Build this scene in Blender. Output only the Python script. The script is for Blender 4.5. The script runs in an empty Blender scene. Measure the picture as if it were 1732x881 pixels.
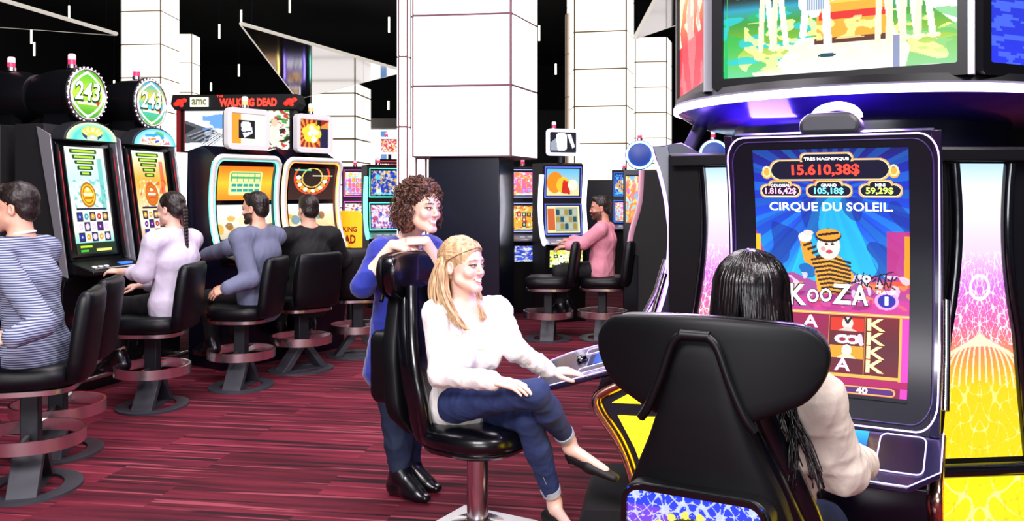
import bpy, math, random
import numpy as np
from mathutils import Vector, Matrix
PI = math.pi
random.seed(7)
S = bpy.context.scene
COL = S.collection
F = 1500.0            # focal length in pixels of the 1732x881 frame
EYE = 1.5             # eye height of the camera
def P(px, py, Y):     # a photo pixel seen at depth Y, as a world point
    return Vector(((px-866.0)/F*Y, Y, EYE-(py-325.0)/F*Y))

# ---------------- camera, world, lights, exposure ----------------
cam = bpy.data.cameras.new('camera'); cam_o = bpy.data.objects.new('camera', cam); COL.objects.link(cam_o)
cam.sensor_width = 36.0; cam.lens = 36.0*F/1732.0; cam.shift_y = -115.5/1732.0
cam.clip_start = 0.05; cam.clip_end = 200
cam_o.location = (0, 0, EYE); cam_o.rotation_euler = (PI/2, 0, 0)
S.camera = cam_o
S.view_settings.view_transform = 'Standard'; S.view_settings.look = 'None'
S.view_settings.gamma = 1.0; S.view_settings.use_curve_mapping = False
S.view_settings.exposure = 0.45
W = bpy.data.worlds.new('world'); S.world = W; W.use_nodes = True
W.node_tree.nodes['Background'].inputs[0].default_value = (0.55, 0.62, 0.9, 1)
W.node_tree.nodes['Background'].inputs[1].default_value = 0.10
def area(name, loc, target, size, power, col=(1,1,1), sy=None, spread=None):
    l = bpy.data.lights.new(name, 'AREA'); l.energy = power; l.color = col; l.size = size
    if sy: l.shape = 'RECTANGLE'; l.size_y = sy
    if spread: l.spread = spread
    o = bpy.data.objects.new(name, l); COL.objects.link(o); o.location = loc
    o.rotation_euler = (Vector(target)-Vector(loc)).to_track_quat('-Z', 'Y').to_euler()
    return o
area('ceiling_softbox', (-1.5, -1.5, 4.6), (-0.6, 4.5, 0.9), 2.6, 330, (1.0, 0.95, 0.97), 1.6)
area('ceiling_softbox', (2.6, 1.0, 4.6), (0.0, 4.0, 0.9), 1.6, 150, (1.0, 0.93, 0.95))
area('front_fill_light', (-1.2, -5.0, 1.9), (-0.8, 5.0, 1.0), 4.5, 150, (.95, .97, 1.0), 1.3)  # added fill behind the camera, puts highlights on rings and leather
area('ceiling_downlight', (-2.2, 5.2, 5.0), (-2.0, 5.6, 0.0), 1.5, 95, (1.0, 0.92, 0.98))
area('ceiling_downlight', (0.3, 7.0, 5.0), (0.2, 7.2, 0.0), 1.5, 55, (1.0, 0.92, 0.98))
area('ceiling_downlight', (1.0, 8.5, 5.0), (1.0, 8.9, 0.0), 1.2, 50, (1.0, 0.92, 0.98))
area('ceiling_downlight', (-0.6, 3.2, 5.0), (-0.4, 3.6, 0.0), 1.2, 70, (1.0, 0.92, 0.98))

area('canopy_violet_light', (1.15, 3.25, 1.84), (0.9, 2.4, 0.6), .5, 14, (.45, .25, 1.0), .12)
area('canopy_violet_light', (.78, 4.0, 1.84), (-.2, 4.0, 0.5), .5, 9, (.45, .25, 1.0), .12)
area('underside_violet_fill', (1.0, 3.62, 1.70), (.98, 3.60, 1.9), .22, 2.2, (.4, .25, 1.0))  # added hidden lamp, gives the canopy underside its violet glow

# ---------------- materials ----------------
def lin(c):
    if isinstance(c, str):
        c = tuple(int(c[i:i+2], 16)/255 for i in (1, 3, 5))
    return tuple((x/12.92 if x <= .04045 else ((x+.055)/1.055)**2.4) for x in c[:3])
MATS = {}
def mat(name, col, rough=.5, metal=0., emit=None, es=1., coat=0., bump=None, spec=None, sheen=0., sss=0.):
    if name in MATS: return MATS[name]
    m = bpy.data.materials.new(name); m.use_nodes = True; nt = m.node_tree; b = nt.nodes['Principled BSDF']
    b.inputs['Base Color'].default_value = (*lin(col), 1); b.inputs['Roughness'].default_value = rough
    b.inputs['Metallic'].default_value = metal
    if coat: b.inputs['Coat Weight'].default_value = coat; b.inputs['Coat Roughness'].default_value = .08
    if sheen: b.inputs['Sheen Weight'].default_value = sheen
    if sss: b.inputs['Subsurface Weight'].default_value = sss; b.inputs['Subsurface Radius'].default_value = (.02, .008, .005); b.inputs['Subsurface Scale'].default_value = .5
    if spec is not None: b.inputs['Specular IOR Level'].default_value = spec
    if emit: b.inputs['Emission Color'].default_value = (*lin(emit), 1); b.inputs['Emission Strength'].default_value = es
    if bump:   # (scale, strength, distance[, stretch])
        tc = nt.nodes.new('ShaderNodeTexCoord'); mp = nt.nodes.new('ShaderNodeMapping'); no = nt.nodes.new('ShaderNodeTexNoise'); bp = nt.nodes.new('ShaderNodeBump')
        nt.links.new(tc.outputs['Object'], mp.inputs[0]); nt.links.new(mp.outputs[0], no.inputs['Vector'])
        if len(bump) > 3: mp.inputs['Scale'].default_value = bump[3]
        no.inputs['Scale'].default_value = bump[0]; no.inputs['Detail'].default_value = 4
        bp.inputs['Strength'].default_value = bump[1]; bp.inputs['Distance'].default_value = bump[2]
        nt.links.new(no.outputs['Fac'], bp.inputs['Height']); nt.links.new(bp.outputs[0], b.inputs['Normal'])
    MATS[name] = m; return m
def art_mat(name, es=1.0):   # a lit screen: shows the colours painted on the screen mesh
    if name in MATS: return MATS[name]
    m = bpy.data.materials.new(name); m.use_nodes = True; nt = m.node_tree; b = nt.nodes['Principled BSDF']
    a = nt.nodes.new('ShaderNodeVertexColor'); a.layer_name = 'Col'
    b.inputs['Base Color'].default_value = (.01, .01, .012, 1); b.inputs['Roughness'].default_value = .5; b.inputs['Specular IOR Level'].default_value = .12
    nt.links.new(a.outputs['Color'], b.inputs['Emission Color']); b.inputs['Emission Strength'].default_value = es
    MATS[name] = m; return m
def paint_mat(name, rough=.5, sss=0., bump=None, sheen=0.):  # body colour from the vertex colour layer
    if name in MATS: return MATS[name]
    m = mat(name, '#ffffff', rough, sss=sss, bump=bump, sheen=sheen); nt = m.node_tree; b = nt.nodes['Principled BSDF']
    a = nt.nodes.new('ShaderNodeVertexColor'); a.layer_name = 'Col'
    nt.links.new(a.outputs['Color'], b.inputs['Base Color']); return m
M = {}
M['black'] = mat('black_plastic', '#07070b', .4, spec=.35)
M['matte_black'] = mat('matte_black', '#08080b', .75)
M['gloss'] = mat('gloss_black', '#07070c', .12, coat=.5)
M['navy'] = mat('dark_navy_panel', '#0d0f22', .3)
M['shell'] = mat('chair_shell_plastic', '#05060a', .5, spec=.28, bump=(900, .15, .0006))
M['leather'] = mat('black_leather', '#05060c', .42, spec=.35, bump=(220, .12, .001))
M['gleather'] = mat('glossy_black_leather', '#06060c', .27, coat=.3, bump=(90, .10, .0015))
M['chrome'] = mat('brushed_chrome', '#d8d4d6', .16, 1.0)
M['steel'] = mat('brushed_steel', '#efe8ea', .24, 1.0)
M['silver'] = mat('silver_plastic', '#a9a7b0', .3, .6)
M['grey'] = mat('grey_painted_metal', '#3c3d45', .45)
M['dgrey'] = mat('dark_grey_metal', '#25262c', .5, .3)
M['art'] = art_mat('lit_screen', .95)
M['art_dim'] = art_mat('lit_panel', .85)
M['white_led'] = mat('white_light', '#ffffff', .5, emit='#fff6ff', es=3)
M['violet_led'] = mat('violet_light', '#a060ff', .5, emit='#b77cff', es=3.2)
M['purple_glow'] = mat('purple_light', '#5020c0', .5, emit='#5a28e0', es=2)

# ---------------- object helpers ----------------
def thing(name, label, cat, loc=(0,0,0), rz=0., group=None):
    o = bpy.data.objects.new(name, None); COL.objects.link(o); o.empty_display_size = .1
    o.location = loc; o.rotation_euler = (0, 0, rz); o['label'] = label; o['category'] = cat
    if group: o['group'] = group
    return o
def tag(o, label, cat, group=None):
    o['label'] = label; o['category'] = cat
    if group: o['group'] = group
    return o
def link_mesh(name, me, m, parent=None, smooth=40, loc=None):
    o = bpy.data.objects.new(name, me); COL.objects.link(o)
    if m: me.materials.append(m)
    if parent: o.parent = parent
    if loc is not None: o.location = loc
    if smooth:
        me.shade_smooth()
        if smooth < 180: me.set_sharp_from_angle(angle=math.radians(smooth))
    return o
def copy_tree(o, parent=None):
    c = o.copy(); COL.objects.link(c)
    if parent: c.parent = parent
    for ch in list(o.children): copy_tree(ch, c)
    return c
class MB:
    def __init__(s): s.v = []; s.f = []
    def add(s, vs, fs, T=None):
        n = len(s.v)
        for p in vs:
            p = Vector(p); s.v.append(tuple(T @ p if T else p))
        s.f += [tuple(i+n for i in f) for f in fs]; return s
    def box(s, c, d, rz=0., T=None):
        x, y, z = d[0]/2, d[1]/2, d[2]/2
        R = Matrix.Translation(c) @ Matrix.Rotation(rz, 4, 'Z')
        if T: R = T @ R
        vs = [(a*x, b*y, e*z) for e in (-1, 1) for a, b in ((-1,-1),(1,-1),(1,1),(-1,1))]
        return s.add(vs, [(3,2,1,0),(4,5,6,7),(0,1,5,4),(1,2,6,5),(2,3,7,6),(3,0,4,7)], R)
    def loft(s, rings, cap=True, closed=True, T=None):
        n = len(rings[0]); vs = [p for r in rings for p in r]; fs = []
        for i in range(len(rings)-1):
            for j in range(n if closed else n-1):
                a = i*n+j; b = i*n+(j+1) % n
                fs.append((a, b, b+n, a+n))
        if cap:
            fs.append(tuple(reversed(range(n)))); fs.append(tuple((len(rings)-1)*n+j for j in range(n)))
        return s.add(vs, fs, T)
    def prism(s, poly, axis, a, b, T=None):   # extrude a 2-D outline along an axis: 'x' takes (y,z), 'y' takes (x,z), 'z' takes (x,y)
        def q(p, t): return {'x': (t, p[0], p[1]), 'y': (p[0], t, p[1]), 'z': (p[0], p[1], t)}[axis]
        ar = sum(poly[i][0]*poly[(i+1) % len(poly)][1]-poly[(i+1) % len(poly)][0]*poly[i][1] for i in range(len(poly)))
        pl = list(poly) if (ar > 0) != (axis == 'y') else list(reversed(poly))
        if a > b: a, b = b, a
        return s.loft([[q(p, a) for p in pl], [q(p, b) for p in pl]], T=T)
    def lathe(s, prof, n=32, c=(0,0,0), T=None):   # (r,z) profile around z
        rings = [[(c[0]+r*math.cos(2*PI*j/n), c[1]+r*math.sin(2*PI*j/n), c[2]+z) for j in range(n)] for r, z in prof]
        return s.loft(rings, T=T)
    def tube(s, pts, r, n=10, T=None, flat=None):
        pts = [Vector(p) for p in pts]; rs = r if isinstance(r, (list, tuple)) else [r]*len(pts); rings = []; up = None
        for i, p in enumerate(pts):
            d = (pts[min(i+1, len(pts)-1)]-pts[max(i-1, 0)]).normalized()
            if up is None: up = d.orthogonal().normalized() if flat is None else Vector(flat)
            a = (up - d*up.dot(d)).normalized(); b = d.cross(a); up = a
            k = rs[i]; ka, kb = (k if isinstance(k, tuple) else (k, k))
            rings.append([tuple(p+a*ka*math.cos(2*PI*j/n)+b*kb*math.sin(2*PI*j/n)) for j in range(n)])
        return s.loft(rings, T=T)
    def sphere(s, c, r, n=16, m=10, T=None):
        r = r if isinstance(r, (list, tuple)) else (r, r, r)
        rings = []
        for i in range(m+1):
            t = -PI/2+PI*i/m; k = max(math.cos(t), .02)
            rings.append([(c[0]+r[0]*k*math.cos(2*PI*j/n), c[1]+r[1]*k*math.sin(2*PI*j/n), c[2]+r[2]*math.sin(t)) for j in range(n)])
        return s.loft(rings, T=T)
    def build(s, name, m, parent=None, bevel=0., smooth=40, sub=0):
        me = bpy.data.meshes.new(name); me.from_pydata(s.v, [], s.f); me.update()
        o = link_mesh(name, me, m, parent, smooth)
        if bevel:
            b = o.modifiers.new('bevel', 'BEVEL'); b.width = bevel; b.segments = 2; b.limit_method = 'ANGLE'; b.angle_limit = math.radians(40); b.harden_normals = False
        if sub:
            q = o.modifiers.new('sub', 'SUBSURF'); q.levels = q.render_levels = sub
        return o
def rrect(w, h, r, n=6, cx=0., cy=0.):     # rounded rectangle outline
    out = []
    for (sx, sy, a0) in ((1, 1, 0), (-1, 1, PI/2), (-1, -1, PI), (1, -1, 1.5*PI)):
        for i in range(n+1):
            a = a0+PI/2*i/n; out.append((cx+sx*(w/2-r)+r*math.cos(a), cy+sy*(h/2-r)+r*math.sin(a)))
    return out
def frame_loop(outer, inner, axis, a, b, T=None):   # a flat ring between two outlines of equal count, given depth
    mb = MB(); n = len(outer)
    def q(p, t): return {'x': (t, p[0], p[1]), 'y': (p[0], t, p[1]), 'z': (p[0], p[1], t)}[axis]
    rings = [[q(p, a) for p in outer], [q(p, b) for p in outer], [q(p, b) for p in inner], [q(p, a) for p in inner], [q(p, a) for p in outer]]
    mb.loft(rings, cap=False, T=T); return mb
def smooth_path(pts, n=8):   # Catmull-Rom
    pts = [Vector(p) for p in pts]; out = []
    for i in range(len(pts)-1):
        p0 = pts[max(i-1, 0)]; p1 = pts[i]; p2 = pts[i+1]; p3 = pts[min(i+2, len(pts)-1)]
        for k in range(n):
            t = k/n
            out.append(.5*((2*p1)+(p2-p0)*t+(2*p0-5*p1+4*p2-p3)*t*t+(3*p1-p0-3*p2+p3)*t**3))
    out.append(pts[-1]); return out

# ---------------- painted pictures for lit screens (numpy, no files) ----------------
def rgb(c): return np.array([int(c[i:i+2], 16)/255 for i in (1, 3, 5)]) if isinstance(c, str) else np.array(c, float)
class Art:
    def __init__(s, w, h, c='#000000'):
        s.w, s.h = w, h; s.a = np.ones((h, w, 3))*rgb(c)
        s.Y, s.X = np.mgrid[0:h, 0:w].astype(float); s.X = (s.X+.5)/w; s.Y = (s.Y+.5)/h; s.asp = h/w
    def put(s, mask, c, al=1.):
        m = (mask.astype(float)*al)[..., None]; s.a = s.a*(1-m)+rgb(c)*m; return s
    def grad(s, stops, box=(0, 0, 1, 1)):
        t = (s.Y-box[1])/(box[3]-box[1]); cs = np.array([rgb(c) for _, c in stops]); ts = [q for q, _ in stops]
        g = np.stack([np.interp(t, ts, cs[:, i]) for i in range(3)], -1)
        m = ((s.X >= box[0]) & (s.X <= box[2]) & (s.Y >= box[1]) & (s.Y <= box[3]))[..., None]
        s.a = np.where(m, g, s.a); return s
    def rect(s, x0, y0, x1, y1, c, al=1.): return s.put((s.X >= x0) & (s.X <= x1) & (s.Y >= y0) & (s.Y <= y1), c, al)
    def rr(s, x0, y0, x1, y1, r, c, al=1.):
        dx = np.maximum(np.abs(s.X-(x0+x1)/2)-(x1-x0)/2+r, 0); dy = np.maximum((np.abs(s.Y-(y0+y1)/2)-(y1-y0)/2)*s.asp+r, 0)
        return s.put(np.hypot(dx, dy) < r, c, al)
    def ell(s, cx, cy, rx, ry, c, al=1.): return s.put(((s.X-cx)/rx)**2+((s.Y-cy)/ry)**2 < 1, c, al)
    def ring(s, cx, cy, rx, ry, t, c, al=1.):
        d = np.sqrt(((s.X-cx)/rx)**2+((s.Y-cy)/ry)**2); return s.put(np.abs(d-1) < t, c, al)
    def line(s, pts, wd, c, al=1.):
        best = np.full(s.X.shape, 9.)
        for (x0, y0), (x1, y1) in zip(pts[:-1], pts[1:]):
            ax, ay = x1-x0, (y1-y0)*s.asp; px, py = s.X-x0, (s.Y-y0)*s.asp
            t = np.clip((px*ax+py*ay)/(ax*ax+ay*ay+1e-9), 0, 1); best = np.minimum(best, np.hypot(px-t*ax, py-t*ay))
        return s.put(best < wd, c, al)
    def poly(s, pts, c, al=1.):
        m = np.zeros(s.X.shape, bool); n = len(pts)
        for i in range(n):
            x0, y0 = pts[i]; x1, y1 = pts[(i+1) % n]
            if y0 == y1: continue
            m ^= ((s.Y < y0) != (s.Y < y1)) & (s.X < (x1-x0)*(s.Y-y0)/(y1-y0)+x0)
        return s.put(m, c, al)
    def rays(s, cx, cy, n, c, al=.5, ph=0., rmax=9.):
        a = np.arctan2((s.Y-cy)*s.asp, s.X-cx); return s.put((np.sin(a*n+ph) > 0) & (np.hypot(s.X-cx, (s.Y-cy)*s.asp) < rmax), c, al)
    def noise(s, seed, sc, c, th=.0, al=1., sx=1., sy=1., box=(0, 0, 1, 1)):
        r = np.random.RandomState(seed); v = np.zeros(s.X.shape)
        for k in range(9):
            a = r.rand()*2*PI; f = sc*(.6+r.rand()*1.6); v += np.sin((s.X*np.cos(a)*sx+s.Y*s.asp*np.sin(a)*sy)*f*2*PI+r.rand()*7+1.3*np.sin(s.Y*f*3+r.rand()*6))
        b = (s.X >= box[0]) & (s.X <= box[2]) & (s.Y >= box[1]) & (s.Y <= box[3])
        return s.put((v/3 > th) & b, c, al)
def screen_mesh(name, art, fn, m, parent=None):
    """a finely divided sheet carrying the painted colours; fn(u,v) gives its surface, u right, v down"""
    w, h = art.w, art.h; u = np.linspace(0, 1, w+1); v = np.linspace(0, 1, h+1)
    U, V = np.meshgrid(u, v); co = fn(U.ravel(), V.ravel())
    me = bpy.data.meshes.new(name)
    i = np.arange(w*h); r = i//w; c = i % w; a = r*(w+1)+c
    q = np.stack([a, a+w+1, a+w+2, a+1], 1).astype(np.int32)
    me.vertices.add(len(co)); me.vertices.foreach_set('co', co.astype(np.float32).ravel())
    me.loops.add(4*w*h); me.loops.foreach_set('vertex_index', q.ravel())
    me.polygons.add(w*h); me.polygons.foreach_set('loop_start', np.arange(0, 4*w*h, 4, dtype=np.int32))
    me.update(calc_edges=True)
    ca = me.color_attributes.new('Col', 'FLOAT_COLOR', 'CORNER')
    A = np.clip(art.a, 0, 1); A = np.where(A <= .04045, A/12.92, ((A+.055)/1.055)**2.4).reshape(-1, 3)
    A = np.concatenate([A, np.ones((len(A), 1))], 1); ca.data.foreach_set('color', np.repeat(A, 4, 0).astype(np.float32).ravel())
    return link_mesh(name, me, m, parent, 0)
def flat_fn(x0, x1, z0, z1, y=0., lean=0., bow=0.):   # a sheet facing -y between x0..x1 and z1(top)..z0(bottom); lean sets the top back
    def fn(U, V):
        return np.stack([x0+(x1-x0)*U, y+lean*(1-V)-bow*0+bow*4*V*(1-V), z1+(z0-z1)*V], 1)
    return fn
_txt = {}
def text_mesh(txt, bold=0.):
    cu = bpy.data.curves.new('t', 'FONT'); cu.body = txt; cu.align_x = 'CENTER'; cu.align_y = 'CENTER'; cu.offset = bold; cu.resolution_u = 3
    cu.fill_mode = 'BOTH' if False else 'FRONT'
    o = bpy.data.objects.new('t', cu); COL.objects.link(o); bpy.context.view_layer.update()
    me = bpy.data.meshes.new_from_object(o.evaluated_get(bpy.context.evaluated_depsgraph_get())); bpy.data.objects.remove(o); bpy.data.curves.remove(cu)
    return me
def lettering(name, txt, fn, u, v, wid, hei, m, parent, bold=0., off=.002, arc=0., slant=0.):
    """letters laid on the surface fn, centred at (u,v), wid x hei in u,v units, standing off by `off`"""
    me = text_mesh(txt, bold); n = len(me.vertices); co = np.zeros(n*3, np.float32); me.vertices.foreach_get('co', co); co = co.reshape(-1, 3)
    lo = co.min(0); hi = co.max(0); s = (co-(lo+hi)/2)/np.maximum(hi-lo, 1e-6)
    U = u+s[:, 0]*wid+slant*s[:, 1]*hei; Vv = v-s[:, 1]*hei+arc*(2*s[:, 0])**2
    p = fn(U, Vv); e = 1e-3
    du = fn(U+e, Vv)-p; dv = fn(U, Vv+e)-p; nn = np.cross(dv, du); nn /= np.linalg.norm(nn, axis=1)[:, None]+1e-12
    p = p+nn*off
    me.vertices.foreach_set('co', p.astype(np.float32).ravel()); me.update(); me.name = name
    # face outward
    if len(me.polygons):
        f = me.polygons[0]
        if f.normal.dot(Vector(nn[f.vertices[0]])) < 0: me.flip_normals()
    return link_mesh(name, me, m, parent, 0)
# ---------------- the room ----------------
def structure(o): o['kind'] = 'structure'; return o
def carpet_mat():
    m = bpy.data.materials.new('streaked_red_carpet'); m.use_nodes = True; nt = m.node_tree; N = nt.nodes; L = nt.links; b = N['Principled BSDF']
    b.inputs['Roughness'].default_value = .85; b.inputs['Specular IOR Level'].default_value = .25
    tc = N.new('ShaderNodeTexCoord'); rot = N.new('ShaderNodeMapping'); rot.inputs['Rotation'].default_value = (0, 0, math.radians(9)); L.new(tc.outputs['Object'], rot.inputs[0])
    # carpet planks 1.2 m x 0.3 m, each with its own shade and its own run of streaks
    br = N.new('ShaderNodeTexBrick'); L.new(rot.outputs[0], br.inputs['Vector']); br.inputs['Scale'].default_value = 1; br.inputs['Brick Width'].default_value = 1.2; br.inputs['Row Height'].default_value = .3
    br.inputs['Mortar Size'].default_value = 0; br.inputs['Color1'].default_value = (.0, .0, .0, 1); br.inputs['Color2'].default_value = (1, 1, 1, 1); br.offset = .37
    sc_ = N.new('ShaderNodeVectorMath'); sc_.operation = 'SCALE'; sc_.inputs[3].default_value = 23.7; L.new(br.outputs['Color'], sc_.inputs[0])
    ad_ = N.new('ShaderNodeVectorMath'); ad_.operation = 'ADD'; L.new(rot.outputs[0], ad_.inputs[0]); L.new(sc_.outputs[0], ad_.inputs[1]); tile = ad_
    def noise(sc, scale, det=2, off=(0, 0, 0), rough=.5):
        mp = N.new('ShaderNodeMapping'); mp.inputs['Scale'].default_value = sc; mp.inputs['Location'].default_value = off; L.new(tile.outputs[0], mp.inputs[0])
        n = N.new('ShaderNodeTexNoise'); n.inputs['Scale'].default_value = scale; n.inputs['Detail'].default_value = det; n.inputs['Roughness'].default_value = rough; L.new(mp.outputs[0], n.inputs['Vector']); return n.outputs['Fac']
    def ramp(src, stops):
        r = N.new('ShaderNodeValToRGB'); L.new(src, r.inputs[0]); e = r.color_ramp.elements
        for i, (p, c) in enumerate(stops):
            el = e[i] if i < 2 else e.new(p)
            el.position = p; el.color = (*lin(c), 1)
        return r.outputs[0]
    base = ramp(noise((.45, 6.5, 1), 1.6, 3, rough=.6), [(.34, '#4a0f20'), (.5, '#701a30'), (.66, '#8e2a40')])
    mx = N.new('ShaderNodeMix'); mx.data_type = 'RGBA'; mx.blend_type = 'MULTIPLY'; mx.inputs[0].default_value = .8
    L.new(base, mx.inputs[6]); L.new(ramp(br.outputs['Color'], [(0, '#a8a8a8'), (1, '#ffffff')]), mx.inputs[7])
    # thin pale streaks and thin dark streaks
    st = ramp(noise((.7, 26, 1), 1.1, 1, (3, 1, 0)), [(.62, '#000000'), (.66, '#ffffff')])
    m2 = N.new('ShaderNodeMix'); m2.data_type = 'RGBA'; L.new(st, m2.inputs[0]); L.new(mx.outputs[2], m2.inputs[6]); m2.inputs[7].default_value = (*lin('#94404f'), 1)
    sd = ramp(noise((.6, 18, 1), 1.1, 1, (7, 5, 0)), [(.60, '#000000'), (.66, '#ffffff')])
    m3 = N.new('ShaderNodeMix'); m3.data_type = 'RGBA'; L.new(sd, m3.inputs[0]); L.new(m2.outputs[2], m3.inputs[6]); m3.inputs[7].default_value = (*lin('#2c0a16'), 1)
    L.new(m3.outputs[2], b.inputs['Base Color'])
    bp = N.new('ShaderNodeBump'); bp.inputs['Strength'].default_value = .3; bp.inputs['Distance'].default_value = .004; L.new(noise((1, 1, 1), 260), bp.inputs['Height']); L.new(bp.outputs[0], b.inputs['Normal'])
    return m
structure(MB().box((0, 18, -.05), (34, 50, .1)).build('floor', carpet_mat(), smooth=0))
cm = mat('black_ceiling', '#020206', .9); wm = mat('black_back_wall', '#05060d', .8)
structure(MB().box((0, 18, 7.55), (34, 50, .1)).build('ceiling', cm, smooth=0))
structure(MB().box((0, 42, 3.7), (34, .2, 7.6)).build('wall_back', wm, smooth=0))
structure(MB().box((-16.5, 18, 3.7), (.2, 50, 7.6)).build('wall_left', wm, smooth=0))
structure(MB().box((16.5, 18, 3.7), (.2, 50, 7.6)).build('wall_right', wm, smooth=0))

panel_m = mat('emissive_white_panel', '#f4efe8', .45, emit='#fffaf2', es=.85)  # panels carry their own even white emission
panel_p = mat('emissive_white_panel_pinkish', '#f4eeee', .45, emit='#fff8f8', es=.72)
seam_m = mat('pinkish_brown_joint', '#6a4450', .7); seam_y = mat('tan_joint', '#8a7040', .7)
def pillar(label, foot, z0, z1, seams, pm, sm, base=None, base_foot=None, gap=.024, vseams=()):
    cx = sum(p[0] for p in foot)/len(foot); cy = sum(p[1] for p in foot)/len(foot)
    t = thing('pillar', label, 'pillar', (cx, cy, 0))
    loc = [(p[0]-cx, p[1]-cy) for p in foot]; n = len(loc)
    MB().prism(loc, 'z', z0, z1).build('core', sm, t, smooth=20)
    mb = MB(); zs = [z0]+[z for z in sorted(seams) if z0 < z < z1]+[z1]
    for i in range(n):
        a = Vector(loc[i]); b = Vector(loc[(i+1) % n]); d = b-a; l = d.length; d.normalize(); c = (a+b)/2; nr = Vector((d.y, -d.x))
        if nr.dot(c) < 0: nr = -nr
        k = max(1, round(l/1.1)) if not vseams else vseams
        for j in range(k):
            cc = a+d*(l*(j+.5)/k)+nr*.004
            for za, zb in zip(zs[:-1], zs[1:]):
                mb.box((cc.x, cc.y, (za+zb)/2), (l/k-gap*1.6, .02, zb-za-gap), math.atan2(d.y, d.x))
    mb.build('panel_cladding', pm, t, smooth=20)
    if base: 
        bf = base_foot or [(c0*.97, c1*.97) for c0, c1 in loc]
        MB().prism([(p[0]-cx, p[1]-cy) for p in bf] if base_foot else bf, 'z', .0, z0-.002).build('base', base, t, smooth=20, bevel=.006)
    return t
gl = mat('glossy_navy_cladding', '#0b0e22', .22, coat=.3)
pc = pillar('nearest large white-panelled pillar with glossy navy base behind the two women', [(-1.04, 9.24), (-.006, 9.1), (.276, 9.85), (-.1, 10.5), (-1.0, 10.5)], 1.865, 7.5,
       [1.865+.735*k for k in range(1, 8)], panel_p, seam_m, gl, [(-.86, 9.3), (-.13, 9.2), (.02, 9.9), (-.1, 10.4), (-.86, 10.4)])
pillar('slim white post just left of the nearest white-panelled pillar', [(-1.22, 9.5), (-1.115, 9.5), (-1.115, 9.62), (-1.22, 9.62)], .0, 7.5, [2.2+.75*k for k in range(-2, 7)], panel_p, seam_m, gap=.02)
pillar('short slim white post under the left edge of the nearest pillar', [(-1.02, 9.36), (-.90, 9.36), (-.90, 9.46), (-1.02, 9.46)], .0, 1.86, [], panel_p, seam_m)
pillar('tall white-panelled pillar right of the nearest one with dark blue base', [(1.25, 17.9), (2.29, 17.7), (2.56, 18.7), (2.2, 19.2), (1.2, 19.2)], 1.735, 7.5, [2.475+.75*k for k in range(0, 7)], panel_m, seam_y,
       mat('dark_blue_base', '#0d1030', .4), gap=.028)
pillar('slim beige post left of the tall white pillar', [(1.14, 18.6), (1.27, 18.6), (1.27, 18.8), (1.14, 18.8)], .0, 5.25, [2.6+.9*k for k in range(-2, 4)], mat('beige_post', '#cdb8a8', .5, emit='#d8c0b0', es=.3), seam_y)
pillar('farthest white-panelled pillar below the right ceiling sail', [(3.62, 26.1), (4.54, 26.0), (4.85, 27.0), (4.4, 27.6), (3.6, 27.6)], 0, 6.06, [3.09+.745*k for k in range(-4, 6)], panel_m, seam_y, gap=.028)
pillar('white-panelled pillar left of the suspended triangle behind the round toppers', [(-8.86, 20.1), (-7.92, 20.0), (-7.92, 21.1), (-8.86, 21.1)], 0, 7.5, [4.09+.75*k for k in range(-5, 5)], panel_m, seam_y, gap=.026)
pillar('lower white block beside the left pillar', [(-9.07, 24.0), (-8.66, 24.0), (-8.66, 24.6), (-9.07, 24.6)], 0, 5.79, [4.2, 5.0, 3.4, 2.6], panel_m, seam_y)
pillar('distant white-panelled pillar directly behind the tip of the suspended triangle', [(-6.6, 29.1), (-5.12, 29.0), (-4.94, 31.0), (-6.5, 31.0)], 0, 5.1, [3.24+.75*k for k in range(-4, 6)], panel_m, seam_y, gap=.05)

# hanging light rods
rod_m = mat('pale_green_rod_light', '#eaffd8', .5, emit='#f2ffd0', es=2.2)
RODS = [(490, 10, 23), (371, 53, 24), (408, 27, 20), (404, 119, 20), (357, 147, 14), (53, 62, 24), (58, 83, 23), (117, 24, 28), (193, 143, 14), (658, 42, 26), (657, 178, 15), (678, 189, 11),
        (912, 56, 26), (940, 117, 18), (934, 199, 13), (1139, 18, 14), (24, 176, 12), (628, 300, 0)]
WHERE = ['short pale light rod cut by the top edge above the suspended triangle', 'pale light rod midway between the left pillar and the suspended triangle', 'pale light rod touching the upper left tip of the suspended triangle',
 'pale light rod just left of the long edge of the suspended triangle', 'small pale light rod directly above the lit header sign', 'pale light rod under the corner mirrored sail, the upper of two close together',
 'pale light rod under the corner mirrored sail, the lower of two close together', 'pale light rod seen above the top left corner sail', 'small pale light rod beside the left pillar above the right round topper',
 'pale light rod high up just left of the nearest pillar', 'small pale light rod below the right end of the suspended triangle', 'tiny pale light rod close to the slim white post, lowest there',
 'pale light rod touching the right edge of the nearest pillar', 'pale light rod in the dark gap just left of the beige post', 'small pale light rod low in the dark gap above the square white-edged topper screen',
 'pale light rod above the right ceiling sail', 'tiny pale light rod at the far left above the black drum toppers']
ri = 0
for px, py, ln in RODS:
    if not ln: continue
    Y = min(.36*F/ln, 36 if px > 300 else 24); p = P(px, py, Y)
    if p.z > 6.9: Y *= 5.4/(p.z-EYE); p = P(px, py, Y)
    L_ = ln*Y/F
    o = MB().tube([(0, 0, -L_/2), (0, 0, L_/2)], .02*Y/18, 8).build('hanging_light_rod', rod_m)
    MB().tube([(0, 0, L_/2), (0, 0, 7.52-p.z)], .004, 5).build('hanging_wire', M['matte_black'], o)
    o.location = p; tag(o, WHERE[ri], 'hanging light', 'light rods hanging from the ceiling'); ri += 1

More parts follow.
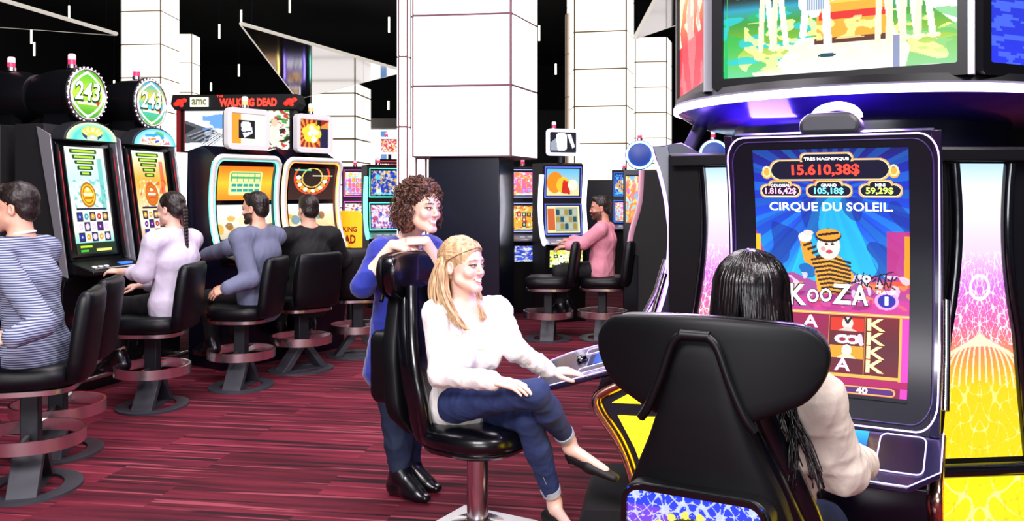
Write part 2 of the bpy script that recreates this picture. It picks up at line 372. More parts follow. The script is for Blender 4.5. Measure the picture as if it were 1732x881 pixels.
# mirror-like triangular sails under the ceiling
def sail(label, pts, name='triangular_ceiling_sail'):
    c = sum((Vector(p) for p in pts), Vector())/3
    t = thing(name, label, 'ceiling panel', c)
    lp = [Vector(p)-c for p in pts]
    if (lp[1]-lp[0]).cross(lp[2]-lp[0]).z < 0: lp = [lp[0], lp[2], lp[1]]
    mb = MB(); mb.loft([[tuple(p) for p in lp], [tuple(p+Vector((0, 0, .05))) for p in lp]]); mb.build('mirror_panel', mat('grey_mirror_panel', '#a8a2ae', .06, .9), t, smooth=20)
    e = MB()
    for i in range(3):
        e.tube([lp[i]+Vector((0, 0, .03)), lp[(i+1) % 3]+Vector((0, 0, .03))], .035, 6)
    e.build('edge_trim', mat('pale_edge_trim', '#d8d2c8', .4, emit='#e8e0d4', es=.5), t)
    for p in lp:
        pass
    for p in lp: MB().tube([p*.9+Vector((0, 0, .04)), p*.9+Vector((0, 0, 7.51-c.z))], .006, 5).build('suspension_cable', M['matte_black'], t)
    return t
def hz(px, py, z): return P(px, py, (z-EYE)*F/(325-py))
sail('large mirrored triangle hanging above the lit game sign, left of the nearest pillar', [hz(408, 43, 4.2), hz(684, 122, 4.2), hz(503, 168, 4.2)])
sail('grey mirrored triangle cut off at the top left corner', [hz(197, 60, 4.2), hz(-120, 38, 4.2), hz(-110, -30, 4.2)])
sail('dark mirrored triangle behind the left edge of the round display canopy', [hz(1074, 66, 4.2), hz(1240, 10, 4.2), hz(1160, -90, 4.2)])
# faint bulkhead and lit alcove at the far end
o = MB().box((1.2, 36, 2.6), (4.5, .6, 4.4)).build('trim_bulkhead', mat('charcoal_bulkhead', '#11131c', .7), smooth=0); structure(o)
t = thing('lit_alcove', 'far white lit shop alcove with blue hangings left of the nearest pillar', 'alcove', (-5.0, 32, 0))
MB().box((.35, .3, 1.9), (2.3, .1, 3.8)).build('backlit_wall', panel_m, t, smooth=0)
MB().box((.0, -.1, 3.95), (3.2, .7, .35)).build('dark_fascia', mat('grey_brown_fascia', '#5a5450', .6), t, smooth=0)
for x in (-.55, .35, 1.0): MB().box((x, .1, 3.0), (.22, .05, 1.4)).build('hanging_banner', mat('blue_banner', '#5d87b8', .6, emit='#6a9ad8', es=.5), t, smooth=0)
# ---------------- chairs and stools (they face local +y) ----------------
def superellipse(hx, y0, y1, z, e=3.2, n=28, cx=0.):
    out = []
    for j in range(n):
        a = 2*PI*j/n; c, s_ = math.cos(a), math.sin(a)
        out.append((cx+hx*math.copysign(abs(c)**(2/e), c), (y0+y1)/2+(y1-y0)/2*math.copysign(abs(s_)**(2/e), s_), z))
    return out
def make_stool(label):
    t = thing('casino_stool', label, 'stool')
    # floor plate: flat ring with a bar
    out = [(.28*math.cos(a), .24*math.sin(a)) for a in [2*PI*i/36 for i in range(36)]]; inn = [(.2*math.cos(a), .15*math.sin(a)) for a in [2*PI*i/36 for i in range(36)]]
    b = frame_loop(out, inn, 'z', .0, .014); b.box((0, 0, .007), (.42, .12, .013)); b.build('base_plate', M['grey'], t)
    for s in (-1, 1):
        MB().prism([(s*.0, .205), (s*.06, .205), (s*.215, .012), (s*.15, .012)], 'y', -.07, .07).build('support_leg', M['grey'], t, bevel=.004)
    MB().box((0, 0, .345), (.095, .085, .33)).build('column', M['dgrey'], t, bevel=.006)
    rg = MB(); ao = [2*PI*i/40 for i in range(40)]
    rg = frame_loop([(.255*math.cos(a), .255*math.sin(a)) for a in ao], [(.243*math.cos(a), .243*math.sin(a)) for a in ao], 'z', .23, .295)
    rg.box((.16, 0, .265), (.17, .02, .04)); rg.box((-.16, 0, .265), (.17, .02, .04)); rg.build('foot_ring', M['steel'], t)
    tr = MB(); tr.loft([superellipse(.2, -.2, .2, .5), superellipse(.225, -.225, .225, .508), superellipse(.225, -.225, .225, .532), superellipse(.2, -.2, .2, .535)]); tr.build('seat_trim', M['steel'], t)
    se = MB(); se.loft([superellipse(.2, -.2, .2, .533), superellipse(.228, -.228, .228, .545), superellipse(.236, -.236, .236, .58), superellipse(.232, -.23, .232, .625), superellipse(.2, -.2, .2, .645), superellipse(.1, -.1, .1, .65)])
    se.build('seat', M['leather'], t, smooth=60)
    bk = MB(); rings = []
    for z, hx, th in ((.55, .17, .06), (.57, .2, .09), (.66, .215, .1), (.8, .218, .1), (.92, .212, .1), (.975, .205, .09), (1.0, .19, .065), (1.008, .16, .03)):
        yc = -.245-.06*(z-.56)/.46; rg_ = superellipse(hx, yc-th/2, yc+th/2, z, 4)
        rings.append([(x, y+.5*x*x, zz) for x, y, zz in rg_])
    bk.loft(rings); bk.build('backrest', M['leather'], t, smooth=60)
    return t
def place(o, x, y, face, label=None):
    o.location = (x, y, 0); o.rotation_euler = (0, 0, math.atan2(-face[0], face[1]))
    if label: o['label'] = label
    return o
G_ST = 'padded swivel stools along the rows of machines'
STOOLS = [(-2.44, 4.50, (-.96, -.28), 'black padded stool carrying the man in the striped sweater'),
          (-2.62, 5.12, (-.97, -.2), 'empty black padded stool behind the striped man\'s stool, only its back edge showing'),
          (-2.52, 6.22, (-1, -.02), 'black padded stool carrying the woman with the braided ponytail'),
          (-2.09, 6.85, (-.99, .08), 'black padded stool carrying the man in the grey jacket'),
          (-1.78, 7.50, (-.7, .71), 'black padded stool carrying the man in the black suit'),
          (-1.42, 8.15, (-.3, .95), 'empty black padded stool behind the woman in blue, before the orange panel'),
          (.37, 9.05, (-.98, .12), 'empty black stool left of the man in pink, beside the glossy pillar base'),
          (.925, 9.08, (-.97, .2), 'black padded stool carrying the man in the pink shirt')]
proto = None
for x, y, f, lb in STOOLS:
    o = make_stool(lb) if proto is None else copy_tree(proto)
    proto = proto or o; place(o, x, y, f, lb); o['group'] = G_ST

def interp(tab, z):
    tab = sorted(tab); return tuple(float(np.interp(z, [r[0] for r in tab], [r[k] for r in tab])) for k in range(1, len(tab[0])))
def art_floral(w, h):
    a = Art(w, h, '#3a2cc8'); a.grad([(0, '#2440e8'), (.5, '#5a3ae0'), (1, '#c850e0')])
    a.put((a.X < .35) & (a.Y > .12), '#b848d8', .5)
    x = np.abs(a.X-.5)*2; y = a.Y*a.asp*2
    for f, ph, th in ((22, .5, .20), (34, 2.1, .16)): a.put(np.abs(np.sin(f*x*.8+ph+1.6*np.sin(f*.5*y+ph))+np.sin(f*y*.7-ph+1.4*np.sin(f*.6*x+2*ph))) < th, '#cdd8ff', .9)
    a.ell(.5, .52, .36, .36, '#d8d850')
    for r in (.34, .27, .19, .11): a.ring(.5, .52, r, r, .05, '#3c3c14')
    for k in range(22):
        an = 2*PI*k/22; a.line([(.5+.08*math.cos(an), .52+.08*math.sin(an)), (.5+.34*math.cos(an), .52+.34*math.sin(an))], .005, '#4a4a18')
        a.ell(.5+.38*math.cos(an), .52+.38*math.sin(an), .03, .03, '#e8e060')
    return a
def make_vip(label):
    t = thing('gaming_chair', label, 'chair')
    MB().box((0.0, 0.0, .006), (.40, .40, .012)).build('floor_plate', mat('pale_metal_plate', '#d8dadc', .3, .5), t, bevel=.003)
    MB().lathe([(.12, .0), (.12, .02), (.06, .03), (.048, .035), (.048, .37)], 32, (0, 0, .012)).build('column', M['chrome'], t, smooth=30)
    MB().lathe([(.06, .335), (.13, .34), (.135, .37), (.13, .375)], 36).build('mount_disc', M['gloss'], t, smooth=30)
    se = MB(); se.loft([superellipse(.19, -.2, .2, .368, 2.6), superellipse(.218, -.22, .22, .373, 2.6), superellipse(.226, -.23, .232, .392, 2.6), superellipse(.222, -.225, .228, .397, 2.6), superellipse(.232, -.235, .24, .405, 2.6), superellipse(.238, -.24, .245, .43, 2.6), superellipse(.234, -.235, .24, .452, 2.6), superellipse(.22, -.22, .23, .47, 2.6), superellipse(.17, -.17, .18, .485, 2.6), superellipse(.08, -.08, .09, .488, 2.6)])
    se.build('seat', M['gleather'], t, smooth=60)
    # cushion: z, half width, rear y, front y
    tab = [(.37, .12, -.235, -.19), (.40, .165, -.265, -.175), (.5, .19, -.30, -.17), (.62, .205, -.325, -.185), (.75, .20, -.345, -.225), (.88, .155, -.375, -.285), (1.0, .105, -.39, -.32), (1.08, .085, -.395, -.335), (1.12, .07, -.395, -.345)]
    mb = MB(); rings = []
    for i in range(31):
        z = .37+.75*i/30; hx, yr, yf = interp(tab, z); rings.append([(x, y+.9*x*x, zz) for x, y, zz in superellipse(hx, yr, yf, z, 3.6, 32)])
    mb.loft(rings); mb.build('backrest', M['gleather'], t, smooth=60)
    for s in (-1, 1):   # side bolster roll
        pts = smooth_path([(s*.165, -.2, .42), (s*.2, -.2, .55), (s*.20, -.235, .7), (s*.165, -.28, .83), (s*.11, -.325, .97), (s*.085, -.345, 1.07)], 6)
        MB().tube([(p.x, p.y+.045, p.z) for p in pts], [(.034, .03)]*len(pts), 12).build('side_bolster', M['gleather'], t, smooth=60)
    # rear shell
    tab = [(.42, .13, -.32), (.5, .2, -.385), (.56, .21, -.40), (.75, .195, -.415), (.84, .17, -.43), (.95, .12, -.44), (1.03, .09, -.445), (1.12, .07, -.445), (1.17, .055, -.44), (1.195, .035, -.43)]
    mb = MB(); rings = []
    for i in range(33):
        z = .42+.775*i/32; hx, yr = interp(tab, z); yf = interp([(.4, -.27), (1.2, -.39)], z)[0]
        rings.append([(x, y+.55*x*x, zz) for x, y, zz in superellipse(hx, yr, yf, z, 5, 32)])
    mb.loft(rings); mb.build('back_shell', M['shell'], t, smooth=60)
    # raised rib of the shell, an A shape
    for s in (-1, 1):
        pts = smooth_path([(s*.03, -.452, 1.192), (s*.05, -.452, 1.17), (s*.075, -.45, 1.1), (s*.105, -.445, 1.03), (s*.125, -.437, 1.0)], 6)
        MB().tube([(p.x*1.0, p.y-.006, p.z) for p in pts], [(.010, .010)]*len(pts), 8).build('shell_rib', M['black'], t, smooth=60)
    MB().tube([(-.032, -.452, 1.192), (.032, -.452, 1.192)], .012, 8).build('shell_rib', M['black'], t, smooth=60)
    # art window low in the shell
    hous = MB(); rr_o = [(x, z) for x, z in rrect(.33, .33, .05, 6, 0, .70)]
    hous.prism(rr_o, 'y', -.468, -.36); hous.build('window_housing', M['black'], t, bevel=.006)
    n_ = 7
    fr = frame_loop(rrect(.315, .315, .045, n_, 0, .705), rrect(.292, .292, .03, n_, 0, .705), 'y', -.466, -.478); fr.build('window_frame', M['gloss'], t)
    ar = art_floral(150, 150); screen_mesh('art_window', ar, flat_fn(-.147, .147, .558, .852, -.470), M['art'], t)
    # headrest: broad winged pad with a hard rear cover, V-shaped below
    def outline(x, H):
        u = abs(x); top = 1.228-.02*(u/H)**2; bot = .985+.42*max(u-.055, 0)
        r = .062; e = max(0, (u-(H-r))/r)
        if e > 0:
            k = 1-math.sqrt(max(0, 1-min(e, 1)**2)); mid = 1.15; top = top-(top-mid)*k; bot = bot+(mid-bot)*k
        return top, bot
    for nm, H, th, y0, mt, cup in (('headrest', .255, .036, -.372, M['gleather'], 1.0), ('headrest_cover', .262, .016, -.418, M['shell'], 1.0)):
        mb = MB(); rings = []; N = 34
        for i in range(N+1):
            x = H*math.sin(-PI/2*.995+PI*.995*i/N); top, bot = outline(x, H); hh = max((top-bot)/2, .004)
            yc = y0+cup*x*x; ring = []
            for j in range(24):
                a = 2*PI*j/24; c, s_ = math.cos(a), math.sin(a); tt = min(th, hh)
                ring.append((x, yc+tt*math.copysign(abs(c)**.7, c), (top+bot)/2+hh*math.copysign(abs(s_)**.35, s_)))
            rings.append(ring)
        mb.loft(rings); mb.build(nm, mt, t, smooth=60)
    return t
vip = make_vip('large black gaming chair seen from behind in the foreground with the black-haired woman'); place(vip, .605, 2.30, (.47, .88))
vip2 = copy_tree(vip); place(vip2, -.153, 3.95, (.865, -.5), 'glossy black gaming chair in side view holding the blonde woman in white')
for o in (vip, vip2): o['group'] = 'winged gaming chairs at the round island'

# ---------------- slot machines (front faces local -y) ----------------
def face_fn(curve, x0, x1, z0, z1, off=0.):
    zs = np.array([c[1] for c in curve])[::-1]; ys = np.array([c[0] for c in curve])[::-1]
    zz = np.linspace(zs[0], zs[-1], 80)   # smooth the table
    yy = np.interp(zz, zs, ys); k = np.ones(11)/11; yy = np.convolve(np.pad(yy, 5, mode='reflect', reflect_type='odd'), k, 'valid')
    def fn(U, V):
        z = z1+(z0-z1)*V; return np.stack([x0+(x1-x0)*U, np.interp(z, zz, yy)-off, z], 1)
    return fn
def candle(parent, x, y, z, cols=('#e0b0c0', '#d0305a'), s=1.):
    MB().lathe([(.02*s, 0), (.034*s, .004), (.034*s, .03*s), (.026*s, .034*s)], 14, (x, y, z)).build('signal_lamp_base', M['steel'], parent)
    MB().lathe([(.028*s, 0), (.028*s, .035*s)], 14, (x, y, z+.034*s)).build('signal_lamp', mat('lamp_red'+cols[1], cols[1], .3, emit=cols[1], es=.8), parent)
    MB().lathe([(.028*s, 0), (.028*s, .035*s), (.02*s, .045*s)], 14, (x, y, z+.069*s)).build('signal_lamp', mat('lamp_white'+cols[0], cols[0], .3, emit=cols[0], es=.9), parent)

K_CURVE = [(-.02, 1.70), (.035, 1.5), (.06, 1.3), (.05, 1.12), (.01, .97), (-.06, .84), (-.15, .745)]
def art_kooza():
    a = Art(258, 417, '#14207a'); a.grad([(0, '#16146a'), (.1, '#1828b8'), (.3, '#1450e0'), (.55, '#18a0e8'), (.66, '#a040b0'), (1, '#a0208c')])
    a.rays(.5, .17, 26, '#1ac0f0', .32); a.rays(.5, .17, 17, '#0a2a9c', .30, 1.)
    a.poly([(.42, .2), (.60, .2), (.86, .6), (.2, .6)], '#20c8f4', .75)
    a.noise(3, 2.2, '#0a1f88', .3, .5, box=(0, .2, 1, .55))
    for x in (.0, .86): # curtain masses left and right
        a.poly([(x, .34), (x+.14*(x > 0), .34), (x+.14, .58), (x, .64)], '#e02878', .8)
    a.poly([(0, .36), (.03, .36), (.035, .52), (0, .55)], '#ffc020'); a.poly([(1, .36), (.97, .36), (.965, .52), (1, .55)], '#ff9a20')
    a.poly([(0, .56), (.25, .52), (.5, .58), (.75, .52), (1, .57), (1, .70), (0, .70)], '#c03a8a', .85)
    a.poly([(.7, .555), (1, .54), (1, .57), (.7, .58)], '#ff5a28', .8)
    a.noise(8, 4.5, '#ffb040', .35, .55, box=(0, .56, 1, .66)); a.noise(12, 6, '#f8e0f0', .55, .8, box=(0, .52, 1, .66)); a.noise(15, 5, '#8a1458', .25, .6, box=(0, .6, 1, .67))
    # a generic striped acrobat with one arm raised
    sk = '#fbe6dc'
    a.line([(.47, .50), (.36, .46), (.335, .385)], .035, '#f0a030'); a.ell(.335, .37, .045, .022, '#ffe8e0'); a.ell(.355, .352, .035, .012, '#ffd8d0')
    a.poly([(.41, .45), (.55, .44), (.62, .52), (.60, .60), (.42, .60), (.40, .52)], '#f2a838')
    a.line([(.55, .47), (.62, .53), (.58, .58)], .035, '#f2a838')
    for k in range(9): a.line([(.38+.01*k, .465+.017*k), (.5, .452+.018*k), (.63, .475+.016*k)], .0075, '#2a1408', .9)
    for k in range(4): a.line([(.33+.028*k, .405+.016*k), (.375+.025*k, .395+.016*k)], .009, '#3a1c08', .9)
    a.ell(.49, .405, .075, .058, sk); a.ell(.475, .398, .012, .006, '#503028'); a.ell(.515, .398, .012, .006, '#503028'); a.ell(.495, .43, .022, .008, '#d04050'); a.ell(.455, .418, .016, .01, '#f0a0a8')
    a.ell(.49, .362, .085, .03, '#30180c'); a.ell(.49, .357, .08, .024, '#e8a030'); a.line([(.43, .36), (.55, .35)], .008, '#30180c')
    # marquee plates
    def plate(x0, y0, x1, y1, r): a.rr(x0-.012, y0-.007, x1+.012, y1+.007, r, '#ffb058'); a.rr(x0-.004, y0-.003, x1+.004, y1+.003, r, '#fff0c8'); a.rr(x0, y0, x1, y1, r, '#0c0a2a')
    plate(.12, .048, .88, .125, .07); plate(.33, .022, .65, .06, .03); a.rr(.13, .052, .87, .122, .06, '#0c0a2a'); a.rect(.4, .128, .56, .136, '#c02020')
    for x in (.09, .91):
        a.ell(x, .1, .035, .022, '#ffb040'); a.ring(x, .092, .025, .02, .2, '#fff0b0')
    for x0, x1 in ((.05, .305), (.36, .64), (.70, .95)): plate(x0, .152, x1, .195, .04); plate(x0+.06, .137, x1-.06, .165, .02); a.rr(x0+.004, .154, x1-.004, .193, .036, '#0c0a2a')
    # KOOZA backdrop
    a.noise(31, 3.2, '#e838a0', .0, .5, box=(0, .62, 1, .7)); a.ell(.86, .625, .075, .036, '#f0a8e8'); a.ell(.86, .625, .055, .027, '#2a2aa8')
    for k in range(20): # a scribbled signature
        x = .66+.013*k; a.line([(x, .555-.02*math.sin(k*1.7)), (x+.016, .545-.03*math.sin(k*2.3+1))], .005, '#10183a')
    a.line([(.62, .56), (.9, .505)], .004, '#10183a')
    # reels
    a.rect(0, .69, 1, 1, '#8a1048'); a.rect(0, .678, 1, .69, '#f0a848'); a.rect(.0, .684, 1, .687, '#fff0c0'); a.grad([(0, '#7a1420'), (.5, '#5a1020'), (1, '#6a0e24')], (.03, .695, .94, .915))
    a.grad([(0, '#c8205a'), (1, '#8a1078')], (.03, .695, .25, .915)); a.grad([(0, '#9a1450'), (1, '#7a1030')], (.25, .695, .5, .915))
    a.rect(.5, .695, .505, .915, '#e0a040'); a.rect(.25, .695, .253, .915, '#e0a040'); a.rect(.73, .695, .733, .915, '#e0a040')
    a.rect(.94, .69, .958, .93, '#f0b850'); a.rect(.0, .915, .958, .928, '#f0b850'); a.rect(.958, .69, 1, 1, '#e040c0'); a.rect(0, .93, 1, .955, '#b01060')
    a.rect(.51, .70, .725, .752, '#d83018'); a.ell(.62, .722, .035, .025, '#f8e0d8'); a.line([(.6, .70), (.62, .72), (.64, .70)], .008, '#201010'); a.poly([(.56, .752), (.62, .735), (.68, .752)], '#f0c8c0')
    a.ell(.59, .785, .05, .018, '#ffe8f0'); a.ell(.655, .785, .05, .018, '#ffe8f0'); a.ell(.59, .786, .022, .008, '#a01040'); a.ell(.65, .786, .022, .008, '#a01040'); a.line([(.70, .77), (.71, .80)], .014, '#ffd0e0')
    a.rect(.51, .81, .725, .858, '#f0a018'); a.ell(.62, .828, .032, .022, '#fff4d8'); a.poly([(.56, .858), (.60, .842), (.64, .842), (.68, .858)], '#fff0c8')
    a.ell(.14, .80, .09, .03, '#ffe8f0'); a.ell(.36, .79, .1, .04, '#fff0f8', .7)
    a.rr(.4, .958, .93, .985, .02, '#e8b060'); a.rr(.41, .962, .92, .982, .018, '#58207a'); a.rect(.0, .988, 1, 1, '#101018'); a.rr(.0, .958, .36, .985, .02, '#e8b060'); a.rr(0, .962, .35, .982, .018, '#58207a')
    return a
GOLD = mat('gold_letter', '#f8c860', .5, emit='#ffd070', es=1.4); WHT = mat('white_letter', '#ffffff', .5, emit='#ffffff', es=1.5)
REDL = mat('red_letter', '#ff3020', .5, emit='#ff3524', es=1.6); PNK = mat('pink_letter', '#ff90c8', .5, emit='#ff9ad0', es=1.5); CYL = mat('cyan_letter', '#60e8ff', .5, emit='#68e8ff', es=1.4)
GRL = mat('green_letter', '#c8ff60', .5, emit='#c8ff50', es=1.4); DKL = mat('dark_outline_letter', '#180818', .8); YLL = mat('yellow_letter', '#fff080', .5, emit='#fff07a', es=1.4)
def led_loop(fn, inset, name, m, t, r=.006, corner=.03, n=40, aspect=1.35, off=.004):
    """a light tube following a rounded rectangle on the face"""
    pts2 = []
    w = 1-2*inset; 
    for x, y in rrect(1-2*inset, 1-2*inset*.75, .085, 6, .5, .5): pts2.append((x, 1-y))
    full = []
    for i in range(len(pts2)):
        a = pts2[i]; b = pts2[(i+1) % len(pts2)]; k = max(1, int(math.hypot(a[0]-b[0], a[1]-b[1])/.03))
        full += [(a[0]+(b[0]-a[0])*j/k, a[1]+(b[1]-a[1])*j/k) for j in range(k)]
    full.append(full[0]); U = np.array([p[0] for p in full]); V = np.array([p[1] for p in full]); co = fn(U, V)
    return MB().tube([(c[0], c[1]-off, c[2]) for c in co], r, 8).build(name, m, t, smooth=60)
def island_machine(label, pos, normal, w=.70, detailed=False, dl=.42, led=None):
    t = thing('slot_machine', label, 'slot machine', (pos[0], pos[1], 0), math.atan2(normal[0], -normal[1]))
    h = w/2; face = face_fn(K_CURVE, -h, h, .745, 1.70)
    V = np.linspace(0, 1, 24); cv = face(V*0, V)
    fp = [(c[1]+.012, c[2]) for c in cv]
    prof = fp + [(-.14, .70), (-.27, .615), (-.265, .55), (-.20, .45), (-.13, .34), (-.09, .20), (-.07, .08), (-.07, .0), (.20, .0), (.22, 1.0), (.2, 1.66), (.1, 1.715)]
    body = MB().prism(prof, 'x', -h+.025, h-.025).build('cabinet', M['navy'], t, bevel=.004)
    for s in (-1, 1):   # dark side cheeks framing the face
        chk = [(c[1]-.004, c[2]) for c in cv]+[(c[1]+.06, c[2]) for c in cv[::-1]]
        MB().prism(chk, 'x', s*h, s*(h-.03)).build('side_cheek', mat('purple_black_cheek', '#15102e', .25, coat=.3), t, bevel=.003)
    # curved front glass
    n = 8; U = np.linspace(0, 1, 9); mbv = []
    g = MB(); rings = []
    for v in V:
        c = face(U, U*0+v); rings.append([tuple(p) for p in c])
    nv = len(V); vs = [p for r in rings for p in r]; fs = [(i*9+j, (i+1)*9+j, (i+1)*9+j+1, i*9+j+1) for i in range(nv-1) for j in range(8)]
    back = [(x, y+.012, z) for x, y, z in vs]; g.add(vs, fs); g.add(back, [tuple(reversed(f)) for f in fs]); g.build('curved_front_glass', mat('front_glass', '#0b0d1a', .38, spec=.3), t, smooth=60)
    led_loop(face, .012, 'light_edge', mat('edge_light_lilac', '#e8d8ff', .5, emit='#c0a0ff', es=2.0) if led is None else mat('edge_light_violet', '#b090ff', .5, emit='#a878ff', es=3.6), t, .0027 if led is None else led)
    led_loop(face, .035, 'inner_edge_line', mat('edge_light_dim', '#30204a', .4, emit='#3a2a6a', es=.6), t, .002)
    if detailed:
        sfn = face_fn(K_CURVE, -h+w*.14, -h+w*.86, 1.70-.955*.915, 1.70-.955*.055, .004)
        sc = screen_mesh('curved_screen', art_kooza(), sfn, M['art'], t)
        for tx, u, v, wd, hh, m, bo in (('TRÈS MAGNIFIQUE', .49, .040, .29, .017, WHT, .01), ('15.610,38$', .48, .088, .44, .052, REDL, .03), ('COLOSSAL', .18, .150, .13, .012, WHT, .01), ('GRAND', .5, .150, .10, .012, WHT, .01), ('MINI', .825, .150, .06, .012, WHT, .01),
                                    ('1.816,42$', .18, .175, .21, .030, PNK, .02), ('105,18$', .5, .175, .19, .030, CYL, .02), ('59,29$', .82, .175, .17, .030, GRL, .02), ('CIRQUE DU SOLEIL.', .5, .243, .80, .042, WHT, .012),
                                    ('K', .80, .722, .11, .048, GOLD, .02), ('K', .80, .777, .11, .048, GOLD, .02), ('K', .80, .83, .11, .048, GOLD, .02), ('K', .80, .882, .11, .048, GOLD, .02), ('A', .38, .722, .10, .05, PNK, .02), ('A', .60, .884, .10, .048, PNK, .02),
                                    ('BONUS', .36, .79, .20, .04, WHT, .03), ('BONUS', .15, .74, .20, .04, WHT, .03), ('40', .73, .972, .07, .022, WHT, .02), ('1', .86, .624, .022, .034, WHT, .02), ('PLAYER', .86, .590, .12, .014, WHT, .02)):
            lettering('screen_lettering', tx, sfn, u, v, wd, hh, m, sc, bo)
        lettering('screen_lettering', 'K', sfn, .29, .615, .12, .095, DKL, sc, .07, .0015); lettering('screen_lettering', 'K', sfn, .29, .615, .11, .088, WHT, sc, .02, .003)
        for k, (u, wd) in enumerate(((.39, .085), (.475, .085))):
            lettering('screen_lettering', 'O', sfn, u, .618-.006*k, wd, .062, DKL, sc, .07, .0015); lettering('screen_lettering', 'O', sfn, u, .618-.006*k, wd-.01, .055, WHT, sc, .02, .003)
        for ch, u, wd in (('Z', .58, .13), ('A', .695, .11)):
            lettering('screen_lettering', ch, sfn, u, .605, wd, .09, DKL, sc, .07, .0015); lettering('screen_lettering', ch, sfn, u, .605, wd-.01, .083, WHT, sc, .02, .003)
        lettering('screen_lettering', 'o', sfn, .735, .538, .06, .036, DKL, sc, .08, .0015); lettering('screen_lettering', 'o', sfn, .735, .538, .052, .030, WHT, sc, .04, .003)
    else:
        a = Art(60, 96, '#1828b8'); a.rays(.5, .3, 12, '#20c0f0', .5); a.rect(0, .7, 1, 1, '#8a1040')
        screen_mesh('curved_screen', a, face_fn(K_CURVE, -h+w*.14, -h+w*.86, .83, 1.65, .004), M['art'], t)
    # button deck: sloping slab with clipped front corners
    def dk(x, y, top=0.): return (x, y, .752+(y+.12)*.30+top)
    out = [(-h-.01, -.12), (-h-.01, -dl+.09), (-h+.07, -dl), (h-.07, -dl), (h+.01, -dl+.09), (h+.01, -.12)]
    d = MB(); d.loft([[dk(x*.95, y+.02, -.03) for x, y in out], [dk(x, y, -.018) for x, y in out], [dk(x, y, 0) for x, y in out]]); dk_o = d.build('button_deck', mat('deck_panel_purple_black', '#1b1838', .22, coat=.4), t, bevel=.004)
    MB().tube([dk(x, y, .002) for x, y in out], .0022, 6).build('deck_edge_line', mat('deck_line_light', '#d8c8ff', .5, emit='#c0a8f8', es=1.0), t)
    dfn = lambda x0, x1, y0, y1, o=.003: (lambda U, V: np.stack([x0+(x1-x0)*U, y0+(y1-y0)*V, .752+((y0+(y1-y0)*V)+.12)*.30+o], 1))
    a = Art(60, 34, '#1440c0'); a.grad([(0, '#30d0ff'), (1, '#1038c0')]); a.rr(.12, .25, .9, .6, .08, '#20e0ff'); a.rect(.2, .38, .8, .46, '#083060'); a.rect(0, .85, 1, 1, '#0a1060')
    screen_mesh('deck_touchscreen', a, dfn(-.12, .15, -.16, -.33), M['art_dim'], dk_o)
    for x0, x1, nm in ((.185, .315, 'pad_outline'), (-.315, -.165, 'pad_outline')):
        pts = [(x0+(x1-x0)*u, -.16+(-.20)*v) for u, v in [((p[0]+.5), (p[1]+.5)) for p in rrect(1, 1, .15, 5)]]; pts.append(pts[0])
        MB().tube([dk(x, y, .003) for x, y in pts], .0022, 6).build(nm, mat('deck_line_light', '#d8c8ff'), dk_o)
        MB().prism([(x, y) for x, y in pts[:-1]], 'z', 0, .002, T=Matrix(((1, 0, 0, 0), (0, 1, 0, 0), (0, .30, 1, .752+.036), (0, 0, 0, 1)))).build('pad', mat('dark_pad', '#141026', .3), dk_o)
    MB().sphere((-.05, -.37, .752-.25*.3+.006), (.07, .03, .018)).build('spin_button', mat('spin_button_black', '#050508', .08, coat=.6), dk_o, smooth=60)
    # chrome rim running down the front of the base on both sides, with lit yellow side windows
    for s in (-1, 1):
        path = smooth_path([(s*(h-.01), -.02, .705), (s*(h-.01), -.12, .675), (s*(h-.01), -.235, .62), (s*(h-.01), -.265, .585), (s*(h-.01), -.245, .53), (s*(h-.01), -.165, .41), (s*(h-.01), -.11, .27), (s*(h-.01), -.085, .12), (s*(h-.01), -.08, .0)], 6)
        MB().tube(path, [(.03, .02)]*len(path), 10).build('chrome_rim', mat('carpet_tinted_chrome', '#d8a898', .2, 1.0), t, smooth=60)  # chrome, with the red carpet's reflection put into its colour
        MB().tube([(s*(h+.012), .03, 1.15), (s*(h+.014), -.02, .98), (s*(h+.014), -.10, .82)], .012, 10).build('side_rail', M['chrome'], t, smooth=60)
        pan = MB(); x = s*(h-.022); e = .004*s
        for poly in ([(-.05, .66), (-.20, .575), (.12, .575), (.12, .66)], [(-.175, .52), (.12, .52), (.12, .1), (-.03, .1), (-.05, .24), (-.10, .38)]):
            pan.prism(poly, 'x', x, x+e)
        pan.build('yellow_side_window', mat('yellow_lit_window', '#ffe010', .5, emit='#ffd910', es=2.6), t, smooth=20)
    if led:
        MB().prism([(-.36, 0), (-.32, .09), (-.07, .10), (-.07, 0)], 'x', -h+.05, h-.05).build('foot_ramp', mat('dark_carpeted_ramp', '#17141a', .9), t, bevel=.006)
    return t
C_ISL = Vector((1.61, 4.03, 0))
mk = island_machine('tall curved slot machine with amounts and letters on screen, facing the black-haired woman', (1.075, 3.02), (-.47, -.88), .70, True)
ml = island_machine('slot machine seen edge-on with a glowing violet edge, which the blonde woman touches', (.70, 4.23), (-.985, .17), .78, dl=.56, led=.011)
mr = island_machine('slot machine cut by the right picture edge beyond the yellow light panel', (2.30, 3.16), (.63, -.78), .70)

